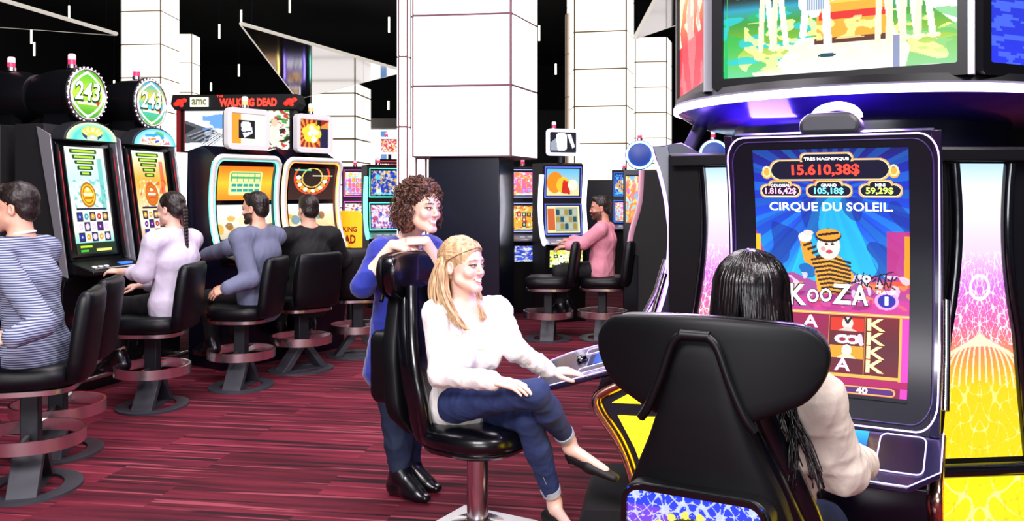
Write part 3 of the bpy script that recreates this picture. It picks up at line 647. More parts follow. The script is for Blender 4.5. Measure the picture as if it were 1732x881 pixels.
def art_wing(w, h, lower=False):
    a = Art(w, h, '#ffffff')
    a.grad([(0, '#fff020'), (1, '#f4e010')] if lower else [(0, '#bfe4ff'), (.10, '#ffffff'), (.30, '#f6d8ff'), (.42, '#e27cec'), (.54, '#ee6ab0'), (.66, '#ff9a50'), (.76, '#ffd818'), (1, '#f4e010')])
    x = np.abs(a.X-.5)*2; y = a.Y*a.asp*2
    def fil(f, ph): return np.sin(f*x*1.7+ph+1.6*np.sin(f*.8*y+ph))+np.sin(f*y*1.3-ph+1.4*np.sin(f*1.1*x+2*ph))
    if lower: a.put(np.abs(fil(5, .7)) < .07, '#fffbb0', .8); a.put(np.abs(fil(9, 2.)) < .05, '#d8c808', .5); return a
    z = (a.Y > .30) & (a.Y < .62); a.put(z & (np.abs(fil(12, .4)) < .17), '#fff4ff', .95); a.put(z & (np.abs(fil(19, 1.9)) < .15), '#fff4ff', .85); a.ring(.5, .42, .16, .04, .15, '#fff8ff')
    for k in range(-7, 8):
        a.line([(.5+.085*k*math.sin(t*1.57)**.8, .575+.16*t*t+.006*abs(k)) for t in [i/10 for i in range(11)]], .012, '#fff2d0', .9)
    z2 = a.Y > .72; a.put(z2 & (np.abs(fil(10, 1.1)) < .09), '#fff8a0', .8); a.put(z2 & (np.abs(fil(16, 2.5)) < .07), '#e0c818', .45)
    return a
def wing(label, p0, p1, shape=1.):
    p0 = Vector((*p0, 0)); p1 = Vector((*p1, 0)); c = (p0+p1)/2; d = p1-p0; w = d.length
    t = thing('light_panel', label, 'light panel', c, math.atan2(d.y, d.x))
    def fn(U, V):
        z = 1.60-1.03*V
        wl = w*(.29+.20*V**1.6-.055*np.sin(PI*np.clip(V*1.7, 0, 1))); return np.stack([(-1+2*U)*wl, U*0, z], 1)
    MB().box((0, .03, .83), (w*1.45, .05, 1.66)).build('backing', M['black'], t, bevel=.006)
    b = art_wing(150, 360); screen_mesh('lit_graphic', b, fn, M['art_dim'], t)
    mb = MB()
    for s in (0, 1):
        c_ = fn(np.full(20, float(s)), np.linspace(0, 1, 20)); mb2 = MB().tube([(x, y-.012, z) for x, y, z in c_], [(.014, .02)]*20, 8); mb2.build('curved_frame', M['gloss'], t, smooth=60)
    MB().box((0, -.015, 1.63), (w*1.3, .05, .045)).build('top_bar', M['black'], t, bevel=.005)
    MB().tube([(-w*.72, -.04, .54), (w*.72, -.04, .54)], .024, 14).build('grab_bar', M['gloss'], t)
    a = art_wing(110, 120, True)
    screen_mesh('lower_lit_graphic', a, flat_fn(-w*.57, w*.57, .06, .51, -.0), M['art_dim'], t)
    return t
wing('lit panel with white scrolls fading from pink to yellow, right of the curved slot machine', (1.46, 3.09), (1.82, 3.13))
wing('lit panel white to pink between the edge-on machine and the big curved machine', (.72, 3.68), (1.02, 3.50))

# the island's hub and round display canopy
t = thing('display_island', 'round island hub with a violet-lit canopy carrying wide video screens', 'display island', C_ISL)
MB().lathe([(.60, 0), (.60, .1), (.58, .12), (.58, 1.80)], 48).build('hub', M['navy'], t, smooth=30)
MB().lathe([(.70, 0), (.70, .07), (.68, .09), (.5, .09)], 10).build('plinth', M['matte_black'], t, smooth=20)
MB().lathe([(.5, 1.78), (.66, 1.785), (.76, 1.81), (.84, 1.862)], 64).build('canopy_underside', mat('violet_gloss_underside', '#3c28b0', .2, .5, coat=.5), t, smooth=50)
MB().lathe([(.845, 1.862), (.862, 1.866), (.862, 1.890), (.845, 1.894)], 72).build('rim_light', mat('rim_light_lilac', '#efe4ff', .5, emit='#e6d6ff', es=3.5), t, smooth=30)
MB().lathe([(.85, 1.894), (.86, 1.90), (.84, 1.93), (.5, 1.94)], 64).build('canopy_top', M['black'], t, smooth=40)
def art_stage():
    a = Art(300, 150, '#0a1412'); a.grad([(0, '#0a1018'), (.42, '#102018'), (.5, '#28a0c0'), (.6, '#3c9838'), (.75, '#80b828'), (.88, '#c8dc70'), (1, '#e4f4e4')])
    a.poly([(.02, .35), (.0, 1), (.02, 1)], '#20c070'); a.noise(5, 3, '#18b860', .1, .6, sy=3, box=(0, .5, .3, 1)); a.noise(6, 3, '#20c8d8', .35, .8, sy=4, box=(0, .5, .45, .9)); a.noise(9, 5, '#f8f4a0', .3, .8, sy=5, box=(.1, .6, 1, .95))
    a.poly([(.84, 0), (1, 0), (1, .75), (.86, .55)], '#e8f4e8'); a.noise(11, 3, '#68c070', .2, .7, sy=3, box=(.8, .6, 1, 1))
    a.poly([(.35, .75), (.75, .72), (.82, .86), (.8, 1), (.3, 1), (.25, .92)], '#fffbe8', .85)
    # seated and standing performers on a red and gold platform
    a.rect(.43, .52, .74, .78, '#f0a828'); a.poly([(.43, .52), (.46, .46), (.70, .44), (.74, .52)], '#ffc850'); a.rect(.44, .58, .74, .63, '#d82818'); a.rect(.42, .76, .75, .80, '#5a2c10'); a.noise(13, 8, '#fff0a0', .3, .8, box=(.43, .62, .74, .77))
    sk = '#ffe6c8'
    for x in (.19, .25, .70, .745, .80, .86):
        a.line([(x+.01, -.05), (x, .35)], .026, sk); a.line([(x, .3), (x-.008, .6), (x-.012, .80)], .013, sk); a.line([(x+.012, .3), (x+.03, .58), (x+.045, .78)], .013, '#fff2dc'); a.ell(x+.05, .80, .028, .018, sk)
    a.ell(.50, .18, .05, .32, '#fff6ea'); a.line([(.40, .25), (.42, .55)], .03, '#e8f0ff')
    a.line([(.36, .0), (.38, .5)], .03, '#f4f8ff'); a.line([(.37, .5), (.47, .52), (.48, .84)], .018, '#eaf2ff'); a.line([(.38, .55), (.37, .72)], .016, '#e0ecff')
    for k in range(8): a.line([(.385+.012*k, .1), (.39+.010*k, .55)], .003, '#4a6a90', .6)
    a.ell(.475, .88, .04, .014, '#104858'); a.line([(.43, .35), (.52, .36), (.60, .30)], .01, '#9cc8e8'); a.rect(.75, .78, .775, 1, '#4050a0', .6)
    for x in (.02, .05, .10): a.line([(x+.03, .12), (x+.05, .4)], .012, '#1a5a4a')
    return a
def art_red():
    a = Art(60, 60, '#c82828'); a.grad([(0, '#ffd080'), (.4, '#ff7040'), (.6, '#e03040'), (1, '#f05060')]); a.noise(4, 2, '#fff0d0', .3, .9, sy=.5, box=(0, 0, 1, .55)); a.noise(9, 2, '#ff9090', .4, .6, sy=.4); return a
def art_blue():
    a = Art(60, 60, '#0a0a28'); a.grad([(0, '#060618'), (.45, '#0a0a30'), (.55, '#1830c8'), (1, '#2030e0')]); a.noise(4, 3, '#5a80ff', .2, .6, sy=4, box=(0, .5, 1, 1)); return a
Lc, Rc = Vector((.842, 3.70)), Vector((1.655, 3.18)); mid = (Lc+Rc)/2; ud = (Rc-Lc).normalized(); nd = Vector((-ud.y, ud.x))   # nd points inwards
L2 = Vector((.862, 4.49)); q_ = L2-Lc; R2 = Rc-ud*q_.dot(ud)+nd*q_.dot(nd); TOP = (L2+R2)/2+nd*.28
for k, (c0, c1, af) in enumerate(((Lc, Rc, art_stage), (L2, Lc, art_red), (Rc, R2, art_blue), (R2, TOP, art_blue), (TOP, L2, art_blue))):
    m_ = (c0+c1)/2; dv = c1-c0; HW = dv.length/2-.004
    q = bpy.data.objects.new('video_display', None); COL.objects.link(q); q.parent = t; q.location = (m_.x-C_ISL.x, m_.y-C_ISL.y, 0); q.rotation_euler = (0, 0, math.atan2(dv.y, dv.x))
    fr = frame_loop([(x, z+2.24) for x, z in rrect(2*HW, .64, .02, 5)], [(x, z+2.24) for x, z in rrect(2*HW-.09, .55, .008, 5)], 'y', -.035, .02); fr.build('display_frame', M['black'], q)
    screen_mesh('video_screen', af(), flat_fn(-HW+.045, HW-.045, 1.965, 2.515, -.02), M['art'], q)
    MB().box((HW, -.02, 2.24), (.022, .04, .64)).build('corner_trim', M['silver'], q)
    MB().box((0, .03, 2.24), (2*HW-.04, .03, .6)).build('display_back', M['matte_black'], q)
# speakers and stalks between the machine tops and the canopy
for (ang, r0, nm) in ((242.2, .98, 0), (175, .95, 1)):
    pass
sp = MB(); sp.prism([(-.085, 1.70), (.085, 1.70), (.10, 1.71), (.10, 1.745), (.07, 1.775), (-.07, 1.775), (-.10, 1.745), (-.10, 1.71)], 'y', .02, .16); sp.build('top_speaker', mat('grey_speaker_pod', '#34343c', .45), mk, bevel=.015)
rg = MB().tube([(.075*math.cos(a), .20, 1.765+.045*math.sin(a)) for a in [PI*i/16 for i in range(17)]], [(.012, .02)]*17, 8); rg.build('speaker_arch', mat('pale_arch_light', '#e8e0ff', .4, emit='#d8ccf8', es=.8), mk, smooth=60)
MB().tube([(.0, .14, 1.70), (.02, .2, 1.82)], [(.035, .03)]*2, 12).build('top_stalk', M['dgrey'], ml, smooth=60)
# ---------------- left bank: tall cabinets with arched signs and round drum toppers ----------------
def art_reels(base, mid, acc, seed, face='#ffd020'):
    a = Art(110, 206, base); a.grad([(0, '#f0fff0'), (.3, mid), (.75, '#fff4e0'), (1, base)])
    for k in range(5): a.rr(.12+.05*k, .02+.052*k, .82-.05*k, .058+.052*k, .02, '#1a4a18'); a.rect(.18+.05*k, .03+.052*k, .76-.05*k, .048+.052*k, '#b8e838')
    a.noise(seed, 3.5, acc, .4, .5, box=(.1, .3, .95, .58)); a.noise(seed+5, 6, '#ffffff', .5, .6, box=(.1, .3, .95, .58))
    a.ell(.46, .45, .2, .12, '#b86a10'); a.ell(.46, .45, .17, .10, face); a.ring(.46, .45, .13, .08, .1, '#c06a10'); a.rr(.34, .43, .58, .455, .01, '#fff8e0'); a.rr(.36, .47, .56, .49, .01, '#c85818'); a.ell(.46, .40, .05, .016, '#fff8d0')
    a.rect(.8, .1, .92, .6, acc, .5); a.rect(.12, .575, .88, .59, '#20304a')
    cols = ['#d8a020', '#2030a0', '#c02828', '#e8c8f8', '#18a0b0', '#601080']; r = random.Random(seed)
    for i in range(3):
        for j in range(5):
            x0 = .1+.165*j; y0 = .61+.095*i; a.rect(x0, y0, x0+.155, y0+.088, '#fff8e8' if (i+j) % 2 else '#2a2a50'); c = r.choice(cols); a.ell(x0+.077, y0+.044, .055, .03, c); a.ell(x0+.077, y0+.044, .02, .012, '#ffffff', .7)
    a.rect(0, .90, 1, 1, '#203018'); a.rect(.1, .92, .4, .94, '#c0e020'); a.rect(.5, .955, .9, .98, '#e8f080'); a.rect(.1, .96, .3, .98, '#40c040')
    return a
def art_disc(g):
    a = Art(70, 70, '#60c030'); a.grad([(0, '#58c020'), (.5, '#c8f040'), (1, '#38a020')]) if g == 'g' else a.grad([(0, '#30a8e8'), (.35, '#f0d838'), (.6, '#50c8f0'), (1, '#48b828')])
    a.ring(.5, .5, .46, .46, .08, '#f8fff0'); a.rr(.18, .64, .85, .72, .02, '#fff8d0'); a.ell(.82, .66, .05, .05, '#e03018'); return a
def art_arch(c1, c2):
    a = Art(90, 34, c1); a.grad([(0, c1), (1, c2)])
    if c1 == '#186890':
        a.grad([(0, '#f0f8c0'), (.3, '#58d8d0'), (1, '#e8f4d0')]); a.poly([(.08, .8), (.28, .35), (.28, .7)], '#10406a'); a.poly([(.92, .8), (.72, .35), (.72, .7)], '#10406a')
        for x, r in ((.32, .07), (.42, .085), (.52, .085), (.62, .08), (.70, .06)): a.ell(x, .42+.8*(x-.5)**2*3, r, .22, '#f0d820'); a.ell(x, .40+.8*(x-.5)**2*3, r*.6, .14, '#fff8b8')
        a.rr(.37, .68, .65, .88, .02, '#e09a20'); a.rr(.385, .70, .635, .86, .02, '#fff8f0')
    else:
        a.grad([(0, '#60d0f0'), (.4, '#f8f4ff'), (1, '#fff0d8')]); a.line([(.3, .3), (.45, .42), (.58, .25), (.7, .42)], .035, '#30a8f0'); a.line([(.52, .2), (.66, .25)], .02, '#58c848'); a.noise(3, 4, '#f0785a', .5, .8, box=(.05, .3, .3, 1)); a.noise(4, 4, '#f05070', .5, .8, box=(.72, .3, .95, 1)); a.line([(.32, .62), (.5, .58)], .025, '#f09048'); a.line([(.5, .8), (.66, .72)], .03, '#3858c8'); a.ell(.12, .85, .06, .14, '#ffd828'); a.ell(.84, .85, .07, .16, '#ffe020')
    return a
def drum_machine(label, pos, normal, art, disc, arch, num, word, discg):
    t = thing('slot_machine', label, 'slot machine', (pos[0], pos[1], 0), math.atan2(normal[0], -normal[1])); w = .66; h = w/2
    MB().prism([(-.06, 0), (-.06, .2), (-.10, .8), (-.12, .86), (.30, .86), (.34, .8), (.34, 0)], 'x', -h, h).build('cabinet', M['black'], t, bevel=.005)
    MB().prism([(-.10, .94), (.05, 1.90), (.08, 2.0), (.34, 2.0), (.34, .86), (-.10, .86)], 'x', -h+.01, h-.01).build('upper_cabinet', M['matte_black'], t, bevel=.005)
    ln = lambda z: -.115+.15*(z-.94)/.96
    for s in (-1, 1):
        MB().prism([(ln(.9)-.03, .88), (ln(1.9)-.03, 1.92), (ln(1.9)+.09, 1.98), (ln(.9)+.03, .9)], 'x', s*h, s*(h+.012)).build('silver_side_strip', M['silver'], t, bevel=.003)
        MB().tube([(s*(h-.05), ln(1.0)-.02, 1.0), (s*(h-.05), ln(1.85)-.02, 1.85)], [(.03, .016)]*2, 10).build('side_column', M['black'], t)
        MB().tube([(s*(h-.05), ln(1.1)-.038, 1.08), (s*(h-.05), ln(1.8)-.038, 1.8)], .006, 6).build('red_side_light', mat('dull_red_light', '#8a1020', .4, emit='#a01828', es=.9), t)
    fn = lambda U, V: np.stack([-.20+.40*U, -.012-.115+.15*(1.84-.80*V-.94)/.96, 1.84-.80*V], 1)
    MB().prism([(ln(1.02)-.008, 1.02), (ln(1.87)-.008, 1.87), (ln(1.87)+.03, 1.87), (ln(1.02)+.03, 1.02)], 'x', -.27, .27).build('screen_bezel', M['gloss'], t, bevel=.003)
    screen_mesh('reel_screen', art, fn, M['art'], t)
    dk = MB().prism([(-.34, .90), (-.34, .93), (-.1, 1.0), (-.06, .90)], 'x', -.3, .3).build('button_deck', M['black'], t, bevel=.008)
    MB().box((.14, -.24, .962), (.10, .07, .012)).build('deck_display', mat('blue_small_display', '#3060d0', .4, emit='#4078f0', es=1.), dk)
    MB().tube([(-.28, -.33, .945), (.28, -.33, .945)], .006, 8).build('deck_trim', M['chrome'], dk)
    for x in (-.2, -.14, -.08): MB().lathe([(.02, 0), (.02, .012), (.014, .016)], 14, (x, -.26, .945)).build('deck_button', mat('pale_button', '#c8c8d0', .3, emit='#d0d0e0', es=.3), dk)
    MB().box((0, -.085, .55), (.40, .02, .06)).build('red_strip_light', mat('red_strip', '#ff2020', .5, emit='#ff2830', es=1.6), t)
    MB().box((0, -.07, .38), (.48, .02, .22)).build('belly_door', M['gloss'], t, bevel=.004)
    MB().tube([(-.3, -.16, .12), (.3, -.16, .12)], .018, 10).build('foot_rail', M['steel'], t); 
    for s in (-1, 1): MB().tube([(s*.27, -.16, .12), (s*.27, -.05, .12)], .014, 8).build('rail_bracket', M['steel'], t)
    # arched sign
    n_ = 20; arc = [(.275*math.cos(PI*i/n_), .155*math.sin(PI*i/n_)) for i in range(n_+1)]
    MB().prism([(x, 1.885+z) for x, z in arc], 'y', -.06, .06).build('arched_sign', M['dgrey'], t, bevel=.006)
    afn = lambda U, V: np.stack([.262*np.cos(PI*(1-U))*(1-V), U*0-.066, 1.89+.135*np.sin(PI*(1-U))*(1-V)], 1)
    sg = screen_mesh('sign_face', arch, afn, M['art'], t)
    # drum topper
    T = Matrix.Translation((0, .04, 2.24)) @ Matrix.Rotation(PI/2, 4, 'X')
    MB().lathe([(.11, -.36), (.165, -.34), (.195, -.2), (.195, .0), (.212, .02), (.212, .05), (.18, .06)], 40, T=T).build('drum_topper', M['black'], t, smooth=35)
    for sdx in (-1, 1): MB().prism([(sdx*.04, 2.0), (sdx*.14, 2.0), (sdx*.12, 2.12), (sdx*.05, 2.12)], 'y', .04, .26).build('topper_bracket', M['black'], t)
    MB().tube([(.192*math.cos(a_), -.02, 2.24+.192*math.sin(a_)) for a_ in [2*PI*i/40 for i in range(41)]], [(.016, .012)]*41, 8).build('chrome_rim_ring', M['steel'], t, smooth=60)
    rg = MB()
    for a_ in [2*PI*i/32 for i in range(32)]: rg.sphere((.205*math.cos(a_), -.026, 2.24+.205*math.sin(a_)), .007, 6, 4)
    o = rg.build('rim_glints', mat('pale_glint', '#e8e0f0', .3, emit='#f0e8ff', es=.9), t); o['kind'] = 'stuff'  # glowing beads stand in for small highlights on the chrome ring
    dfn = lambda U, V: np.stack([.18*(2*U-1)*np.sqrt(np.clip(1-(2*V-1)**2, 0, 1)), U*0-.024, 2.24-.18*(2*V-1)], 1)
    ds = screen_mesh('disc_face', disc, dfn, M['art'], t); pf = flat_fn(-.18, .18, 2.06, 2.42, -.026)
    lettering('disc_lettering', num, pf, .5, .45, .74, .44, mat('dark_green_outline', '#104818', .6), ds, .055, .001, slant=.12); lettering('disc_lettering', num, pf, .49, .43, .68, .38, mat('disc_letter_'+discg, discg, .5, emit=discg, es=1.1), ds, .015, .004, slant=.12)
    candle(t, 0, .12, 2.44, s=1.0)
    return t
NA = (.96, -.27)
m1 = drum_machine('left slot machine with green round topper and arched sign, played by the ponytailed woman', (-3.24, 6.73), NA, art_reels('#48c8c0', '#c8f8f0', '#20a0a0', 1), art_disc('g'), art_arch('#186890', '#40c8c0'), '243', ('GOLDEN', 'WONDER'), '#fffff0')
m2 = drum_machine('slot machine with blue and yellow round topper and orange screen, second from the left', (-3.03, 7.40), NA, art_reels('#f05828', '#ffb040', '#e02828', 2, '#f07028'), art_disc('b'), art_arch('#4048c8', '#b060d0'), '243', ('HIPPO', 'WAYS'), '#e8f8ff')
for pos, lb in (((-4.02, 6.95), 'black slot machine back at the far left edge, drum topper turned away'), ((-3.81, 7.62), 'black slot machine back between the two round lit toppers, drum turned away')):
    c = copy_tree(m1); c.location = (*pos, 0); c.rotation_euler = (0, 0, math.atan2(-NA[0], NA[1])); c['label'] = lb

# ---------------- second bank: silver-framed curved machines with monitor toppers ----------------
B_CURVE = [(.0, 1.80), (.04, 1.65), (.06, 1.5), (.06, 1.35), (.04, 1.2), (.0, 1.08), (-.06, .97)]
def art_orange():
    a = Art(80, 60, '#ff9a20'); a.grad([(0, '#ff7a18'), (.5, '#ffc830'), (1, '#ff8a20')]); a.rr(.2, .15, .8, .85, .05, '#e8f8a0'); a.rr(.22, .18, .78, .46, .04, '#50b070')
    for i in range(5):
        for j in range(4): a.rect(.25+.105*i, .22+.15*j, .34+.105*i, .30+.15*j, '#fff0a0' if j < 2 else '#30a0a0')
    return a
def art_low(seed, c='#f0e8d0'):
    a = Art(80, 60, c); r = random.Random(seed); a.grad([(0, '#ffffff'), (.5, c), (1, '#c8b898')])
    for k in range(14): a.ell(r.random(), .3+.6*r.random(), .05+.06*r.random(), .06+.08*r.random(), r.choice(['#e0a830', '#8a5a30', '#ffffff', '#c84830', '#608898', '#fff0b0']), .8)
    a.rect(0, .88, 1, 1, '#302018'); return a
def art_wheel():
    a = Art(90, 70, '#181410'); a.grad([(0, '#201818'), (1, '#40241c')])
    for k in range(12):
        an = PI*k/11; 
        a.ell(.5-.3*math.cos(an), .30+.42*math.sin(an), .055, .065, '#e8a838' if k % 2 else '#fff4e0')
    a.ring(.5, .30, .38, .52, .05, '#ff5020'); a.ring(.5, .30, .22, .30, .06, '#f8d060'); a.ell(.5, .35, .12, .2, '#302018'); a.rect(.1, .04, .45, .08, '#58e8b0'); a.rect(.5, .22, .95, .26, '#f0e0c0', .8); return a
def curved_machine(label, pos, normal, up, low, frame_em, top_art, top_word, top_m, w=.68, trim='#48e8c8'):
    t = thing('slot_machine', label, 'slot machine', (pos[0], pos[1], 0), math.atan2(normal[0], -normal[1])); h = w/2
    face = face_fn(B_CURVE, -h, h, .97, 1.80); V = np.linspace(0, 1, 20); cv = face(V*0, V)
    fp = [(c[1]+.012, c[2]) for c in cv]
    MB().prism(fp+[(-.30, .93), (-.34, .90), (-.28, .84), (-.14, .6), (-.08, .3), (-.06, 0), (.40, 0), (.44, 1.2), (.42, 1.86), (.2, 1.90)], 'x', -h+.02, h-.02).build('cabinet', M['navy'], t, bevel=.005)
    g = [[tuple(p) for p in face(np.linspace(0, 1, 7), np.full(7, v))] for v in V]
    mb = MB(); mb.loft([[(x, y-.002, z) for x, y, z in r] for r in g], cap=False, closed=False); mb.v = mb.v; o = mb.build('glass_front', M['gloss'], t, smooth=60)
    # broad silver frame with a coloured light edge
    pts = []
    for x, y in rrect(1.0, 1.0, .10, 6, .5, .5): pts.append((x, 1-y))
    full = []
    for i in range(len(pts)):
        a = pts[i]; b = pts[(i+1) % len(pts)]; k = max(1, int(math.hypot(a[0]-b[0], a[1]-b[1])/.05)); full += [(a[0]+(b[0]-a[0])*j/k, a[1]+(b[1]-a[1])*j/k) for j in range(k)]
    full.append(full[0]); U = np.array([p[0] for p in full]); Vv = np.array([p[1] for p in full]); co = face(U, Vv)
    MB().tube([(c[0], c[1]-.012, c[2]) for c in co], [(.026, .026)]*len(co), 8).build('silver_frame', mat('pale_silver_frame', '#efecec', .35, .15), t, smooth=60)
    co2 = face(U*.93+.035, Vv*.94+.03)
    MB().tube([(c[0], c[1]-.02, c[2]) for c in co2], .007, 6).build('light_line', mat('light_line'+frame_em, frame_em, .5, emit=frame_em, es=2.2), t, smooth=60)
    MB().tube([(c[0]*1.06, c[1]-.0, c[2]) for c in co if abs(c[0]) > h*.93 or c[2] > 1.76], .007, 6).build('outer_light_line', mat('light_line'+trim, trim, .5, emit=trim, es=1.8), t, smooth=60) if False else None
    for s in (-1, 1):
        c = face(np.full(14, .5+.5*s), np.linspace(.05, 1, 14)); MB().tube([(p[0]+s*.022, p[1]-.012, p[2]) for p in c], .006, 6).build('outer_light_line', mat('light_line'+trim, trim, .5, emit=trim, es=1.8), t, smooth=60)
    f1 = face_fn(B_CURVE, -h+.055, h-.055, 1.43, 1.725, .008); f2 = face_fn(B_CURVE, -h+.055, h-.055, 1.06, 1.39, .008)
    screen_mesh('upper_screen', up, f1, M['art'], t); screen_mesh('lower_screen', low, f2, M['art'], t)
    MB().box((0, .03, 1.75), (.4, .01, .03)).build('dark_header', M['black'], t)
    dk = MB().prism([(-.38, .895), (-.38, .93), (-.06, .985), (-.06, .90)], 'x', -h+.0, h-.0).build('button_deck', M['gloss'], t, bevel=.01)
    MB().tube([(-h, -.385, .92), (h, -.385, .92)], .008, 8).build('deck_light_line', mat('light_line'+frame_em, frame_em), dk)
    for k in range(5): MB().box((-.18+.07*k, -.28, .953), (.05, .035, .012)).build('deck_button', mat('pale_button', '#c8c8d0'), dk)
    MB().box((0, -.14, .60), (.42, .02, .28), T=Matrix.Translation((0, -.0, 0))).build('belly_panel', mat('dark_belly', '#14121c', .25, coat=.3), t, bevel=.004)
    # monitor topper on a neck
    tp = MB().tube([(0, .12, 1.86), (0, .08, 2.0)], .03, 10).build('topper_neck', M['dgrey'], t)
    fr = frame_loop([(x, z+2.05) for x, z in rrect(.44, .36, .05, 6)], [(x, z+2.05) for x, z in rrect(.35, .26, .012, 6)], 'y', -.01, .05); o = fr.build('topper_frame', mat('pale_silver_frame', '#d0ccd0'), t, bevel=.006)
    MB().prism([(x, z+2.05) for x, z in rrect(.40, .32, .04, 6)], 'y', .03, .09).build('topper_back', M['black'], t)
    tf = flat_fn(-.176, .176, 1.92, 2.18, .01); ts = screen_mesh('topper_screen', top_art, tf, M['art'], t)
    if top_word: lettering('topper_lettering', top_word, tf, .5, .5, .66, .26, top_m, ts, .03, arc=-.05)
    candle(t, 0, .05, 2.235, ('#f0e8d8', '#f0a060'), .9)
    return t
ta = Art(60, 44, '#fff0e0'); ta.rect(0, 0, .3, 1, '#f0a030'); ta.rect(.24, .2, .72, .82, '#101018'); ta.rr(.3, .25, .6, .5, .08, '#f8f8ff'); ta.poly([(.3, .5), (.62, .4), (.66, .62), (.4, .8)], '#e8ecf8'); ta.line([(.34, .62), (.6, .56)], .015, '#303048')
tb = Art(60, 44, '#a01818'); tb.rays(.3, .5, 14, '#e8b040', .8); tb.rect(.72, .3, 1, 1, '#181840'); tb.rect(.62, 0, .75, .3, '#0c1408')
for x, y, r in ((.2, .42, .11), (.34, .32, .12), (.46, .26, .12), (.56, .36, .12), (.64, .5, .12), (.3, .62, .14), (.46, .66, .14), (.56, .62, .1), (.66, .26, .06)): tb.ell(x, y, r, r*1.3, '#f8d840')
for x, y, r in ((.42, .3, .09), (.5, .44, .11), (.36, .5, .08), (.5, .7, .1), (.62, .46, .07)): tb.ell(x, y, r, r*1.1, '#fff8d8')
NB = (.81, -.59)
m3 = curved_machine('curved silver-framed slot machine with orange screen, before the man in the grey jacket', (-2.30, 7.74), NB, art_orange(), art_low(4), '#58e8d0', ta, None, None)
m4 = curved_machine('curved slot machine with orange frame and half wheel of numbers on screen', (-1.86, 8.36), NB, art_wheel(), art_low(9, '#f8d8a0'), '#ff8838', tb, None, YLL, .66, '#ffb070')

# lit header sign over the second bank, four-sided frame with a big picture screen
t = thing('overhead_sign', 'wide overhead sign with red lettering and a large bright picture, above the second bank', 'sign', (-2.95, 9.45, 0), math.radians(-4))
MB().box((0, .3, 1.0), (1.1, .3, 2.0)).build('support_cabinet', M['matte_black'], t, bevel=.01)
MB().box((0, .12, 2.18), (1.24, .16, .50)).build('screen_housing', M['black'], t, bevel=.008)
hb = MB().prism([(-.70, 2.44), (-.66, 2.38), (.66, 2.38), (.70, 2.44), (.68, 2.54), (-.68, 2.54)], 'y', -.02, .22).build('header_box', M['matte_black'], t, bevel=.006)
def art_fight():
    a = Art(220, 90, '#f6f8ff'); a.poly([(0, .22), (.30, .50), (.22, .78), (0, .80)], '#5a5c62'); a.poly([(0, .3), (.12, .42), (0, .6)], '#2a2c34')
    for k in range(11): a.line([(.04+.02*k, .62+.03*k), (.26+.012*k, .42+.02*k)], .004, '#20242c' if k % 2 else '#9aa2b0')
    a.noise(5, 5, '#4a90e8', .45, .8, sx=.6, box=(.18, .0, .5, .5)); a.noise(6, 7, '#c8d4e8', .3, .7, box=(.2, .5, .6, 1)); a.poly([(.5, .2), (.56, .1), (.6, .9), (.52, .95)], '#30343c')
    a.rect(.66, 0, 1, 1, '#eef4e0'); a.noise(8, 7, '#3c9a3c', .4, .9, box=(.66, 0, 1, .8)); a.noise(9, 8, '#c83030', .55, .9, box=(.66, 0, 1, 1)); a.noise(10, 7, '#281c1c', .5, .9, box=(.66, .2, 1, 1)); a.ell(.86, .6, .05, .3, '#f4e8d8'); a.ell(.86, .3, .03, .1, '#e8c8a8'); a.rect(0, 0, .012, 1, '#802020'); return a
screen_mesh('picture_screen', art_fight(), flat_fn(-.58, .58, 1.94, 2.37, .03), M['art'], t)
hf = flat_fn(-.68, .68, 2.38, 2.54, -.024)
MB().box((-.38, -.03, 2.46), (.20, .01, .10)).build('white_logo_plate', mat('pale_logo_plate', '#e8f0d0', .5, emit='#eef4d8', es=1.), hb)
lettering('header_lettering', 'amc', hf, .22, .5, .12, .42, mat('olive_letter', '#9aa070', .5), hb, .04, .012)
lettering('header_lettering', 'THE', hf, .385, .12, .05, .16, REDL, hb, .02, .004)
lettering('header_lettering', 'WALKING DEAD', hf, .61, .54, .46, .56, REDL, hb, .05, .004)
for x in (-.60, .60):
    mb = MB()
    for dx, dz, r in ((0, 0, .045), (.05, .02, .03), (-.04, -.02, .03), (.02, -.035, .022)): mb.sphere((x+dx, -.02, 2.46+dz), (r, .006, r*.8), 10, 6)
    mb.build('red_splash_mark', mat('red_splash', '#e02018', .6, emit='#e82818', es=1.1), hb)
MB().box((-.63, .05, 2.16), (.03, .1, .46)).build('red_side_panel', mat('dark_red_panel', '#701018', .4, emit='#801820', es=.5), t)

# orange chair-back panel with large characters
t = thing('orange_panel', 'glowing orange upright panel with dark lettering beside the half wheel machine', 'panel', (-1.66, 9.05, 0), math.radians(-6))
MB().prism([(x, z) for x, z in rrect(.26, .62, .05, 6, 0, 1.0)], 'y', -.015, .03).build('orange_face', mat('orange_lit_panel', '#ffa818', .45, emit='#ff9c10', es=.85), t, bevel=.006)
of = flat_fn(-.12, .12, .72, 1.28, -.018)
lettering('panel_lettering', 'KING', of, .55, .28, .6, .10, mat('dark_red_letter', '#801018', .5), t, .03); lettering('panel_lettering', 'AD', of, .55, .46, .5, .16, mat('dark_red_letter', '#801018'), t, .04)
MB().tube([(0, .03, .7), (0, .03, .0)], .03, 12).build('panel_post', M['dgrey'], t)

